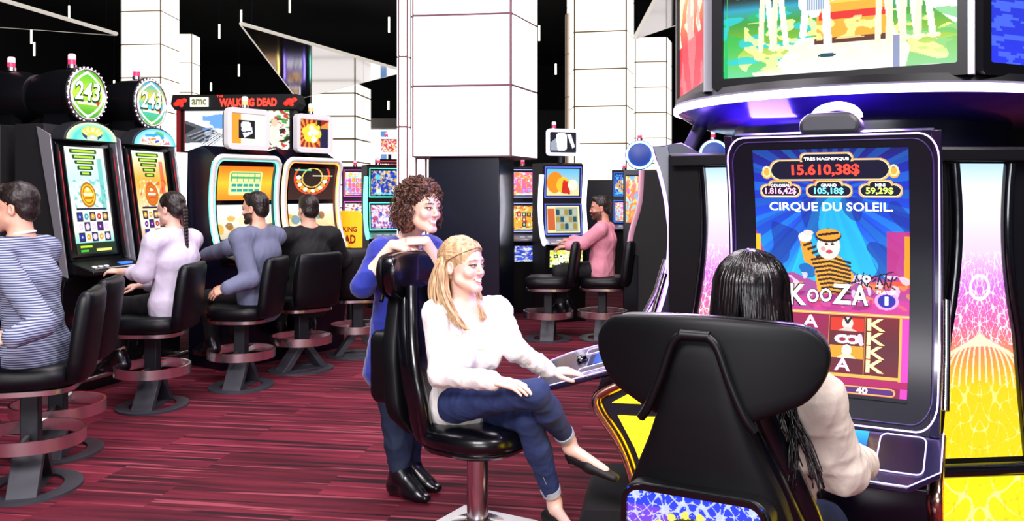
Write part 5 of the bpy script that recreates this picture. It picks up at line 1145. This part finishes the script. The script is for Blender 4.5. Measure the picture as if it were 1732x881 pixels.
def shoe(name, t, J, q, m, s=1., kind='pump'):
    base = J.get('base', J['pelvis']); A = J['a'+q]; fd = J['df'+q].copy(); dz = J.get('dz'+q, Vector((0, 0, -.055))); toe = A+fd*.165*s+dz+Vector((0, 0, -.012)); heel = A-fd*.035*s+Vector((0, 0, -.062))
    if 'heel'+q in J: heel = J['heel'+q]; toe = J['toe'+q]
    lo = [min(a, b)-.1 for a, b in zip(toe, heel)]; hi = [max(a, b)+.12 for a, b in zip(toe, heel)]; f = Field(lo, hi, .004); d = (toe-heel).normalized(); up = Vector((0, 0, 1)); up = (up-d*up.dot(d)).normalized(); lt = d.cross(up)
    f.cone(heel, heel.lerp(toe, .45), .036*s, .036*s, .02, lt, (1, .9)); f.cone(heel.lerp(toe, .45), toe, .038*s, .022*s, .02, lt, (1.15, .8))
    if kind == 'boot': f.cone(heel+up*.01, A+Vector((0, 0, .02)), .042*s, .047*s, .02); f.cone(A-Vector((0, 0, .005)), heel.lerp(toe, .72)+up*.012, .046*s, .034*s, .03)
    else: f.cone(heel.lerp(toe, .22)+up*.045*s, heel.lerp(toe, .62)+up*.04*s, .030*s, .022*s, .006, neg=True)
    f.cone(heel-up*.01, heel-up*.035-d*.004, .018*s, (.010 if kind == 'pump' else .022)*s, .008)
    V, Q = f.mesh(); V = relax(V, Q, 1); return quad_mesh(name, V, Q, m, t, None, (base.x, base.y, 0))
def hair_cap(t, J, s, m, parts, strands=None, h=.005, name='hair', col=None, wr=.004, sc=60., pad=.30, rlx=1):
    base = J.get('base', J['pelvis']); c = J['head']; fw, up = J['dhf'], J['dhu']; rt = fw.cross(up).normalized(); f = Field([c[i]-pad*s for i in range(3)], [c[i]+pad*.75*s for i in range(3)], h)
    p = lambda x, y, z: c+(rt*x+fw*y+up*z)*s
    for pr in parts:
        if pr[0] == 'e': f.ell(p(*pr[1]), (rt, fw, up), [v*s for v in pr[2]], (pr[3] if len(pr) > 3 else .015)*s)
        if pr[0] == 'x': f.ell(p(*pr[1]), (rt, fw, up), [v*s for v in pr[2]], .010*s, True)
        if pr[0] == 'c': f.cone(p(*pr[1]), p(*pr[2]), pr[3]*s, pr[4]*s, .015*s)
    V, Q = f.mesh(); V = relax(V, Q, rlx)
    if wr: V = wrinkle(V, Q, wr, 5, sc, (1, 1, .2))
    if strands:
        mb = MB(); strands(mb, p, rt, fw, up); n0 = len(V); V = np.concatenate([V, np.array(mb.v)]); Fs = [tuple(i+n0 for i in f_) for f_ in mb.f]
        me = bpy.data.meshes.new(name); me.from_pydata((V-np.array((base.x, base.y, 0))).tolist(), [], Q.tolist()+Fs); me.update(); return link_mesh(name, me, m, t, 180)
    return quad_mesh(name, V, Q, m, t, None, (base.x, base.y, 0))
def hair_mat(name, c1, c2, rough=.4, sc=90):
    m = mat(name, c1, rough, spec=.5); nt = m.node_tree; N = nt.nodes; L = nt.links; b = N['Principled BSDF']
    tc = N.new('ShaderNodeTexCoord'); mp = N.new('ShaderNodeMapping'); mp.inputs['Scale'].default_value = (1, 1, .12); no = N.new('ShaderNodeTexNoise'); no.inputs['Scale'].default_value = sc; no.inputs['Detail'].default_value = 3
    cr = N.new('ShaderNodeValToRGB'); cr.color_ramp.elements[0].position = .38; cr.color_ramp.elements[0].color = (*lin(c1), 1); cr.color_ramp.elements[1].position = .62; cr.color_ramp.elements[1].color = (*lin(c2), 1)
    bp = N.new('ShaderNodeBump'); bp.inputs['Strength'].default_value = .6; bp.inputs['Distance'].default_value = .004
    L.new(tc.outputs['Object'], mp.inputs[0]); L.new(mp.outputs[0], no.inputs['Vector']); L.new(no.outputs['Fac'], cr.inputs[0]); L.new(cr.outputs[0], b.inputs['Base Color']); L.new(no.outputs['Fac'], bp.inputs['Height']); L.new(bp.outputs[0], b.inputs['Normal'])
    return m
# ---------------- the people, posed ----------------
V3 = lambda x, y, z: Vector((x, y, z))
UP = V3(0, 0, 1)
def side_of(fw): return nz(fw).cross(UP)     # the person's right
HB = hair_mat('blonde_hair', '#a8845e', '#dcb78c', .38, 70); HC = hair_mat('brown_curly_hair', '#2e1912', '#6a4030', .45, 60)
HK = hair_mat('black_long_hair', '#070507', '#1c1416', .26, 80); HD = hair_mat('dark_brown_hair', '#120b0b', '#2a1a16', .45, 80)
cloth = lambda n, c, r=.75, b=(26, .45, .012, (1, 1, .55)), **k: mat(n, c, r, bump=b, **k)
# --- blonde woman ---
fw = nz((.84, -.54, .04)); hu = nz((-.05, .08, 1)); hu = (hu-fw*hu.dot(fw)).normalized(); tf = nz((.60, -.80, 0))
J = dict(head=P(781, 449, 3.90), neck=P(786, 517, 3.93), chest=P(787, 585, 3.92), pelvis=P(786, 672, 3.97), dhf=fw, dhu=hu, _fw=tf,
    sR=P(737, 530, 3.86), sL=P(842, 524, 4.02), eR=P(744, 634, 3.74), wR=P(838, 645, 3.60), eL=P(872, 592, 3.86), wL=P(930, 628, 3.95),
    hR=P(770, 684, 3.86), hL=P(796, 682, 4.06), kR=P(905, 664, 3.62), aR=P(962, 745, 3.86), kL=P(893, 710, 3.76), aL=P(938, 848, 3.90),
    dfR=nz((.8, -.25, -.5)), dfL=nz((.75, -.5, -.3)), dhR=nz((.93, -.3, -.10)), dnR=nz((.1, -.25, 1)), dhL=nz((1, .03, .02)), dnL=nz((0, -.15, 1)), curlR=.22, curlL=.16, base=V3(-.15, 3.95, 0))
J['toeR'] = P(1040, 808, 3.76); J['heelR'] = P(968, 770, 3.88); J['toeL'] = P(972, 905, 3.72); J['heelL'] = P(928, 872, 3.95)
J['dzR'] = V3(0, 0, -.02); J['dfR'] = (J['toeR']-J['aR']).normalized(); J['dfL'] = (J['toeL']-J['aL']).normalized(); J['dzL'] = V3(0, 0, -.01)
B = figure('smiling blonde woman in white blouse and blue jeans seated with crossed legs', J, 1., True, '#f6cbb8', .009, (.0028, .004), True, '#e06a70', '#8a6244', blush='#f09a90', lg=.80)
def blonde_shirt(f):
    shirt_fn(J, 1., .90, .010, .93, J['pelvis']+V3(0, 0, -.03), .05, .015, .20, True, .018, .088)(f)
    f.cone(J['pelvis']+V3(-.04, .03, .0), J['pelvis']+V3(-.10, .04, -.04), .12, .10, .05)
garment('blouse', B, J, cloth('white_blouse_cloth', '#f3ece9', .7, sheen=.3), blonde_shirt, .006, .007, 3, 34, keys=('neck', 'chest', 'pelvis', 'sL', 'sR', 'eL', 'eR', 'wL', 'wR'), pad=.2)
JEAN = mat('blue_denim', '#21315f', .8, bump=(500, .35, .0012)); JEAND = mat('dark_blue_denim', '#16233f', .8, bump=(500, .35, .0012))
garment('jeans', B, J, JEAN, pants_fn(J, .90, 1.0, .008, .86), .007, .006, 8, 30, keys=('pelvis', 'hL', 'hR', 'kL', 'kR', 'aL', 'aR'), pad=.16)
for q in 'LR':
    K_, A_ = J['k'+q], J['a'+q]; MB().tube([K_.lerp(A_, .83)-J['base'], K_.lerp(A_, .90)-J['base']], [.0455, .0425], 20).build('jeans_cuff', cloth('pale_denim_cuff', '#b8c0cc'), B, smooth=60)
    shoe('shoe', B, J, q, mat('black_suede', '#0a0a0c', .6), 1., 'pump')
MB().tube([J['kL']-J['base']+V3(-.02, -.056, .02), J['kL'].lerp(J['aL'], .4)-J['base']+V3(-.02, -.055, 0), J['kL'].lerp(J['aL'], .84)-J['base']+V3(-.005, -.043, 0)], .0014, 6).build('side_seam', cloth('pale_seam_thread', '#9aa8bc'), B)
def blonde_locks(mb, p, rt, fw_, up):
    r = random.Random(4)
    def lock(a, n, sp, r0=.006):
        for i in range(n):
            o = [V3(r.gauss(0, sp), r.gauss(0, sp), r.gauss(0, sp*.4)) for _ in range(1)][0]; pts = []
            for k, q in enumerate(a):
                g = .55+.45*math.sin(PI*k/(len(a)-1)); w = V3(*q)+o*g+V3(r.gauss(0, .0035), r.gauss(0, .0035), 0); pts.append(p(*w))
            pts = smooth_path(pts, 6); m = len(pts); mb.tube(pts, [max(.0012, r0*(1-.75*(j/m)**2)) for j in range(m)], 6)
    lock([(.070, -.045, .03), (.084, -.050, -.03), (.088, -.035, -.10), (.085, -.01, -.17), (.075, .03, -.235), (.062, .065, -.27)], 46, .011)
    lock([(.060, -.065, .03), (.080, -.075, -.05), (.092, -.07, -.13), (.092, -.05, -.20), (.085, -.02, -.25)], 34, .012)
    lock([(-.066, -.045, .03), (-.080, -.030, -.04), (-.082, .01, -.12), (-.068, .045, -.18), (-.055, .075, -.235)], 40, .010)
    lock([(.0, -.095, .03), (.01, -.105, -.06), (.02, -.10, -.14), (.03, -.09, -.21)], 60, .022)
    def surf(az, z, k=1.0):
        q = math.sqrt(max(.02, 1-((z-.044)/.0925)**2)); return (.084*k*q*math.sin(az), -.010+.104*k*q*math.cos(az), z)
    for i in range(240):   # strands swept from the hairline back to the knot
        a0 = (i/239-.5)*2*2.0; z0 = .078-.072*abs(a0/2.0)**1.6; z1 = .05-.055*abs(a0/2.0)+r.uniform(-.008, .008); sg = 1 if a0 > 0 else -1; a1 = sg*(PI-.15-.3*r.random()); pts = []
        for k in range(6):
            u = k/5; pts.append(p(*surf(a0+(a1-a0)*u**1.15, z0+(z1-z0)*u+.040*math.sin(u*PI)*max(0, 1-abs(a0)/1.9), 1.0+r.uniform(-.01, .02))))
        mb.tube(smooth_path(pts, 4), r.uniform(.0028, .0042), 5)
hair_cap(B, J, 1., HB, [('e', (0, -.010, .044), (.082, .102, .090)), ('e', (0, -.05, -.01), (.072, .060, .07)), ('x', (0, .112, -.028), (.080, .066, .096)), ('x', (.09, .015, -.045), (.03, .038, .05)), ('x', (-.09, .015, -.045), (.03, .038, .05)), ('c', (0, -.09, .02), (0, -.105, -.05), .03, .03)], blonde_locks, .005)
for sx in (1,): MB().sphere(J['head']-J['base']+fw.cross(hu)*.082+fw*(-.0)+hu*(-.035), .0045, 8, 6).build('earring', M['silver'], B)

# --- standing woman in blue ---
fw = nz((.80, -.60, -.04)); hu = nz((.10, -.03, 1)); hu = (hu-fw*hu.dot(fw)).normalized(); tf = nz((.75, -.66, 0))
J = dict(head=P(711, 351, 4.26), neck=P(693, 408, 4.36), chest=P(680, 470, 4.42), pelvis=P(668, 598, 4.50), dhf=fw, dhu=hu, _fw=tf,
    sR=P(645, 425, 4.27), sL=P(729, 420, 4.50), eR=P(614, 484, 4.22), wR=P(664, 414, 4.20), eL=P(750, 468, 4.30), wL=P(720, 408, 4.19),
    hR=P(655, 612, 4.46), hL=P(683, 610, 4.56), kR=P(672, 722, 4.40), kL=P(690, 716, 4.52), aR=P(678, 816, 4.37), aL=P(694, 806, 4.50),
    dfR=nz((.8, -.6, 0)), dfL=nz((.85, -.5, 0)), dhR=nz((.85, -.35, -.12)), dnR=nz((0, -.5, 1)), dhL=nz((-.85, -.12, .02)), dnL=nz((0, -.4, 1)), curlR=.5, curlL=.22, base=V3(-.55, 4.45, 0))
J['tsR'] = -1
for q in 'LR': J['a'+q].z = .115; J['heel'+q] = J['a'+q]-J['df'+q]*.04+V3(0, 0, -.075); J['toe'+q] = J['a'+q]+J['df'+q]*.17+V3(0, 0, -.088)
W2 = figure('curly-haired woman in royal blue sweater leaning on the chair back, standing', J, 1.0, True, '#f4c6b2', .009, (.0028, .004), True, '#d86870', '#3a2218', blush='#ef9c94')
def blue_shirt(f):
    hm = J['pelvis']+V3(0.0, 0, -.07); shirt_fn(J, 1., .98, .015, .28, hm, .066, .01, .12, True, .015, .10)(f)
garment('sweater', W2, J, mat('royal_blue_knit', '#1a2c9a', .8, bump=(260, .3, .0015), sheen=.3), blue_shirt, .006, .006, 12, 26, keys=('neck', 'chest', 'pelvis', 'sL', 'sR', 'eL', 'eR', 'wL', 'wR'), pad=.2)
garment('jeans', W2, J, JEAND, pants_fn(J, 1., .98, .016, .96), .008, .008, 9, 26, keys=('pelvis', 'hL', 'hR', 'kL', 'kR', 'aL', 'aR'), pad=.16)
for q in 'LR':
    A_ = J['a'+q]; J['heel'+q] = A_-J['df'+q]*.04+V3(0, 0, -.075); J['toe'+q] = A_+J['df'+q]*.17+V3(0, 0, -.088); shoe('shoe', W2, J, q, mat('black_shoe_leather', '#0b0b10', .3, coat=.3), 1.05, 'boot')
def curls(mb, p, rt, fw_, up):
    r = random.Random(11)
    for i in range(430):
        # points over the hair mass: sides, back and crown, leaving the face open
        a = r.uniform(-PI, PI); b = r.uniform(-.55, 1.45)
        if i > 330: a = PI+r.uniform(-1.1, 1.1); b = r.uniform(.45, 1.2)
        x = math.cos(b)*math.sin(a)*.086; y = -.020-math.cos(b)*math.cos(a)*.094; z = .035+math.sin(b)*.095
        if y > .03 and z < .072: continue
        out = V3(x, y+.02, (z-.03)*.6).normalized(); L_ = r.uniform(.03, .06) if z > .06 else r.uniform(.06, .12); pts = []; ph = r.uniform(0, 6); n = 14; sg = r.choice((-1, 1)); R_ = r.uniform(.006, .010)
        t1 = out.cross(V3(0, 0, 1)).normalized()
        for k in range(n):
            u = k/(n-1); c = V3(x, y, z)+out*(.012+.022*math.sin(u*2.2))+V3(0, 0, -L_*u); an = ph+sg*u*(8+40*L_); c += t1*math.cos(an)*R_+out*math.sin(an)*R_; pts.append(p(*c))
        mb.tube(pts, [.0034*(1-.6*(k/n)) for k in range(n)], 5)
hair_cap(W2, J, 1.04, HC, [('e', (0, -.014, .045), (.082, .098, .086)), ('e', (.045, -.045, -.035), (.055, .06, .085)), ('e', (-.045, -.045, -.035), (.055, .06, .085)), ('e', (0, -.075, -.03), (.07, .045, .085)), ('x', (0, .10, -.025), (.064, .075, .098)), ('e', (0, .03, .095), (.06, .05, .03))], curls, .005, wr=.010, sc=110)

# --- black-haired woman seen from behind ---
fw = nz((.50, .86, -.03)); hu = nz((0.02, .02, 1)); hu = (hu-fw*hu.dot(fw)).normalized(); tf = nz((.47, .88, 0))
J = dict(head=P(1273, 516, 2.17), neck=V3(.585, 2.14, 1.085), chest=V3(.60, 2.17, .90), pelvis=V3(.615, 2.27, .56), dhf=fw, dhu=hu, _fw=tf,
    sR=V3(.705, 2.065, 1.015), sL=V3(.45, 2.215, 1.015), eR=P(1424, 795, 2.12), wR=V3(.95, 2.42, .765), eL=V3(.46, 2.44, .80), wL=V3(.60, 2.60, .765),
    hR=V3(.69, 2.24, .56), hL=V3(.54, 2.32, .56), kR=V3(.92, 2.62, .52), kL=V3(.74, 2.72, .52), aR=V3(.93, 2.66, .10), aL=V3(.76, 2.76, .10),
    dfR=nz((.47, .88, 0)), dfL=nz((.47, .88, 0)), dhR=nz((.35, .75, .05)), dnR=nz((0, -.1, 1)), dhL=nz((.4, .8, .05)), dnL=nz((0, -.1, 1)), curlR=.2, curlL=.2, base=V3(.60, 2.28, 0))
G = figure('woman with long black hair in pale beige jacket, seen from behind at the curved machine', J, 1., True, SKIN, .010, (.005, .006))
garment('jacket', G, J, cloth('beige_jacket_cloth', '#d8cabd', .8), shirt_fn(J, 1., .95, .018, .97, J['pelvis']+V3(0, 0, -.05), 0, .01), .006, .007, 21, 30, keys=('neck', 'chest', 'pelvis', 'sL', 'sR', 'eL', 'eR', 'wL', 'wR'), pad=.2)
garment('trousers', G, J, JEAND, pants_fn(J, 1., 1., .012), .011, .005, 8, keys=('pelvis', 'hL', 'hR', 'kL', 'kR', 'aL', 'aR'), pad=.16)
for q in 'LR': A_ = J['a'+q]; J['heel'+q] = A_-J['df'+q]*.04+V3(0, 0, -.07); J['toe'+q] = A_+J['df'+q]*.17+V3(0, 0, -.075); shoe('shoe', G, J, q, mat('black_shoe_leather', '#0b0b10'), 1., 'boot')
def long_black(mb, p, rt, fw_, up):
    r = random.Random(31)
    def sk(th, az, k=1.0): return V3(.083*k*math.sin(th)*math.sin(az), -.016-.098*k*math.sin(th)*math.cos(az), .040+.089*k*math.cos(th))
    def strand(az, end, pull, wv, ph, r0, y0=0., k=1.0):
        pts = []; 
        for u in (.06, .3, .55, .8, 1.0): pts.append(p(*sk(u*PI/2*1.02, az, k)))
        e = sk(PI/2*1.02, az, k)
        for j in range(1, 8):
            u = j/7; q = e+V3(math.copysign(.012*math.sin(u*PI/2), az)+pull*u*u, .03*u*u+y0*u, -(.04+end)*u); q += V3(math.sin(ph+u*9)*wv*u, math.cos(ph+u*8)*wv*.7*u, 0); pts.append(p(*q))
        pts = smooth_path(pts, 3); m = len(pts); mb.tube(pts, [max(.0008, r0*(1-.75*(j/m)**3)) for j in range(m)], 5)
    for i in range(380):
        az = -2.0+4.0*(i+r.random())/380; strand(az, r.uniform(.14, .34) if az < .2 else r.uniform(.24, .38), .02+.04*max(0, math.sin(az)), r.uniform(.002, .010), r.uniform(0, 6), r.uniform(.0034, .0052), 0, 1.0+r.uniform(-.01, .03))
    for g_ in range(11):   # heavier wavy locks falling over the right shoulder
        az = .15+1.3*g_/10; en = r.uniform(.26, .40); e0 = sk(PI/2*1.02, az); pu = .045+.010*g_+r.uniform(-.01, .01)-e0.x; ph = r.uniform(0, 6); wv = r.uniform(.012, .022)
        for k_ in range(13): strand(az+r.gauss(0, .05), en*r.uniform(.85, 1.03), pu+r.gauss(0, .006), wv, ph+r.gauss(0, .25), r.uniform(.004, .006), -.150-e0.y+r.gauss(0, .006))
hair_cap(G, J, 1.03, HK, [('e', (0, -.018, .042), (.081, .097, .086)), ('e', (0, -.055, -.05), (.072, .05, .09)), ('x', (0, .105, -.03), (.07, .075, .10))], long_black, .005, wr=0)

# --- the seated players of the left row and the man in pink ---
def seated(head, fwd, hf, sh=.17, px=None, lean=0., arms=None, s=1., seat=.65, tor=None, knee=None, hd=0.):
    """head point, body direction, head direction; legs bend down from the stool"""
    fwd = nz(fwd); rt = side_of(fwd); hf = nz(hf); pel = V3(head.x-fwd.x*(.06+lean), head.y-fwd.y*(.06+lean), seat+.08) if tor is None else tor
    hu = (UP-hf*UP.dot(hf)).normalized(); nk = V3(head.x, head.y, head.z-.155)-fwd*.03; ch = nk.lerp(pel, .36)-fwd*.01
    J = dict(head=head, neck=nk, chest=ch, pelvis=pel, dhf=hf, dhu=hu, _fw=fwd, sR=nk+rt*sh-UP*.065, sL=nk-rt*sh-UP*.065)
    for q, sg in (('R', 1), ('L', -1)):
        J['h'+q] = pel+rt*sg*.085; k = pel+rt*sg*.13+fwd*.42+UP*-.03; J['k'+q] = k; J['a'+q] = V3(k.x-fwd.x*.02, k.y-fwd.y*.02, .33) if knee is None else V3(k.x+fwd.x*knee, k.y+fwd.y*knee, .30); J['df'+q] = nz(fwd+V3(0, 0, -.15))
    for q, (e, w, d, n) in (arms or {}).items(): J['e'+q], J['w'+q], J['dh'+q], J['dn'+q] = e, w, nz(d), nz(n)
    for q in 'LR': J['heel'+q] = J['a'+q]-J['df'+q]*.04+V3(0, 0, -.07); J['toe'+q] = J['a'+q]+J['df'+q]*.19+V3(0, 0, -.075)
    J['base'] = V3(pel.x, pel.y, 0); return J
def dress(t, J, top, bot, shoe_m, loose=.018, sleeve=.95, fem=False, wr=.007, seed=1, col=None, hem=-.04, neck=.06, h=.010, b=1.05, bloose=.016, ankle=.95):
    garment(top[0], t, J, top[1], shirt_fn(J, 1., b, loose, sleeve, J['pelvis']+V3(0, 0, hem), neck, .01, 0, fem, .01, hips=.104), h, wr, seed, 22, keys=('neck', 'chest', 'pelvis', 'sL', 'sR', 'eL', 'eR', 'wL', 'wR'), pad=.2, col=col)
    garment(bot[0], t, J, bot[1], pants_fn(J, 1., 1., bloose, ankle), .012, .006, seed+1, keys=('pelvis', 'hL', 'hR', 'kL', 'kR', 'aL', 'aR'), pad=.16)
    for q in 'LR': A_ = J['a'+q]; J['heel'+q] = A_-J['df'+q]*.04+V3(0, 0, -.07); J['toe'+q] = A_+J['df'+q]*.19+V3(0, 0, -.075); shoe('shoe', t, J, q, shoe_m, 1.1, 'boot')
SHB = mat('black_shoe_leather', '#0b0b10'); BLK = cloth('black_trouser_cloth', '#0a0a10'); DEN = JEAN
def short_hair(t, J, m, big=1.): return hair_cap(t, J, 1.02, m, [('e', (0, -.016, .046), (.079*big, .096, .088)), ('e', (0, -.055, -.012), (.068, .050, .062)), ('e', (0, .055, .095), (.05, .035, .03)), ('x', (0, .105, -.022), (.09, .075, .108)), ('x', (.09, .005, -.04), (.035, .045, .05)), ('x', (-.09, .005, -.04), (.035, .045, .05))], None, .006, wr=.003, sc=120)
# striped man
hd = P(27, 352, 4.45); f0 = nz((-.98, .15, 0))
J = seated(hd, f0, (-.97, -.12, -.05), .185, arms={'L': (P(72, 548, 4.20), P(22, 572, 4.02), (-1, -.1, -.1), (.1, -.5, .8)), 'R': (P(40, 540, 4.65), P(-40, 500, 4.6), (-1, 0, 0), (0, 0, 1))}, lean=-.20, tor=P(62, 590, 4.48))
t = figure('man in blue and white striped sweater cut by the left picture edge', J, 1., False, '#e8b098', .010, (.004, .006), False, '#b86a60', '#20140f')
def stripe_mat():
    m = mat('fine_striped_knit', '#b9bfd4', .85); nt = m.node_tree; N = nt.nodes; L = nt.links; w = N.new('ShaderNodeTexWave'); w.wave_type = 'BANDS'; w.bands_direction = 'Z'; w.inputs['Scale'].default_value = 27; w.inputs['Distortion'].default_value = 1.2; w.inputs['Detail'].default_value = 1; w.inputs['Detail Scale'].default_value = .3
    tc = N.new('ShaderNodeTexCoord'); cr = N.new('ShaderNodeValToRGB'); cr.color_ramp.elements[0].position = .35; cr.color_ramp.elements[0].color = (*lin('#3c4568'), 1); cr.color_ramp.elements[1].position = .6; cr.color_ramp.elements[1].color = (*lin('#a9afc8'), 1)
    L.new(tc.outputs['Object'], w.inputs['Vector']); L.new(w.outputs['Color'], cr.inputs[0]); L.new(cr.outputs[0], N['Principled BSDF'].inputs['Base Color']); return m
sw_h = .008
dress(t, J, ('sweater', stripe_mat()), ('jeans', DEN), SHB, .018, .97, False, .006, 5, h=.008)
short_hair(t, J, HD); MB().tube([J['neck']-J['base']+V3(.062*math.cos(a), .062*math.sin(a), .028+.012*math.cos(a)) for a in [2*PI*i/24 for i in range(25)]], .007, 6).build('collar', cloth('white_collar', '#f0eef0'), t, smooth=60)
w = J['wL']; dd = (J['wL']-J['eL']).normalized(); MB().tube([w-dd*.012-J['base'], w+dd*.012-J['base']], .034, 18).build('wristwatch', mat('watch_black', '#101014', .25, coat=.5), t, smooth=50)
# ponytail woman
hd = P(289, 354, 6.22); f0 = nz((-.88, .47, 0))
J = seated(hd, f0, (-.94, .30, -.08), .165, arms={'L': (P(243, 462, 6.05), P(203, 459, 6.15), (-1, .2, .05), (.0, -.3, 1)), 'R': (P(268, 478, 6.5), P(236, 483, 6.45), (-1, .1, -.1), (0, -.3, 1))}, tor=P(296, 512, 6.25))
t = figure('woman with braided ponytail in pale lilac shirt at the left slot machine', J, .95, True, '#efc0ac', .010, (.004, .006), False, '#c06a68', '#20140f')
dress(t, J, ('shirt', cloth('pale_lilac_cotton', '#d9cfe4', .8)), ('leggings', BLK), SHB, .026, .45, True, .008, 15, hem=-.06, b=1.0, neck=.05, bloose=.006, ankle=.8)
def braid(mb, p, rt, fw_, up):
    for k in range(13):
        for q in (-1, 1): mb.sphere(tuple(p(q*.011*(1-k*.05), -.118-.006*k*0, -.02-.024*k)), (.017*(1-.045*k), .016*(1-.045*k), .019), 10, 7)
    mb.tube([p(0, -.118, -.33), p(0, -.12, -.40)], [.012, .003], 8)
hair_cap(t, J, .97, HD, [('e', (0, -.018, .045), (.080, .098, .086)), ('e', (0, -.06, -.01), (.066, .05, .06)), ('e', (0, -.10, .0), (.04, .03, .04)), ('x', (0, .105, -.028), (.09, .075, .105)), ('x', (.09, .01, -.035), (.03, .035, .045)), ('x', (-.09, .01, -.035), (.03, .035, .045))], braid, .006, wr=.004)
# grey jacket man
hd = P(432, 353, 6.85); f0 = nz((-.86, .50, 0))
J = seated(hd, f0, (-.95, .25, -.05), .19, arms={'L': (P(424, 472, 6.62), P(386, 487, 6.50), (-.9, -.2, -.3), (-.2, -.6, .7)), 'R': (P(388, 418, 7.05), P(350, 431, 7.2), (-1, .3, -.1), (0, -.2, 1))}, tor=P(441, 500, 6.88))
t = figure('bearded man in slate grey jacket at the silver-framed machine', J, 1., False, '#e0a88e', .010, (.004, .006), False, '#b06058', '#1a110d', beard='#2a1a14')
dress(t, J, ('jacket', cloth('slate_grey_jacket_cloth', '#6a6f8a', .8)), ('trousers', BLK), SHB, .024, 1., False, .006, 25, hem=-.09)
short_hair(t, J, HD)
# black suit man
hd = P(521, 355, 7.50); f0 = nz((-.5, .87, 0))
J = seated(hd, f0, (-.62, .78, -.05), .20, arms={'L': (P(482, 450, 7.55), P(480, 450, 7.85), (.1, 1, 0), (0, -.1, 1)), 'R': (P(580, 440, 7.75), P(560, 440, 8.0), (-.1, 1, 0), (0, -.1, 1))}, tor=P(522, 495, 7.52))
t = figure('man in black suit seen from behind at the half wheel machine', J, 1., False, '#dca890', .012, (.006, .008))
dress(t, J, ('jacket', cloth('black_suit_cloth', '#07080d', .8)), ('trousers', BLK), SHB, .024, 1., False, .006, 35, hem=-.09)
short_hair(t, J, HD)
# man in pink
hd = P(1016, 352, 9.12); f0 = nz((-.95, .3, 0))
J = seated(hd, f0, (-.97, .05, -.05), .19, arms={'L': (P(985, 412, 8.95), P(962, 416, 8.9), (-1, .1, -.1), (0, -.2, 1)), 'R': (P(990, 410, 9.3), P(968, 406, 9.4), (-1, .1, 0), (0, -.2, 1))}, tor=P(1017, 455, 9.12), seat=.6)
t = figure('man in pink shirt with short dark beard seated in the background right of the pillar', J, 1., False, '#d89880', .012, (.006, .008), False, '#a85850', '#1a110d', beard='#4a2c20')
dress(t, J, ('shirt', cloth('pink_shirt_cloth', '#e896a8', .8)), ('trousers', BLK), SHB, .022, .95, False, .007, 45, hem=-.06)
short_hair(t, J, HD)
bpy.context.view_layer.update()
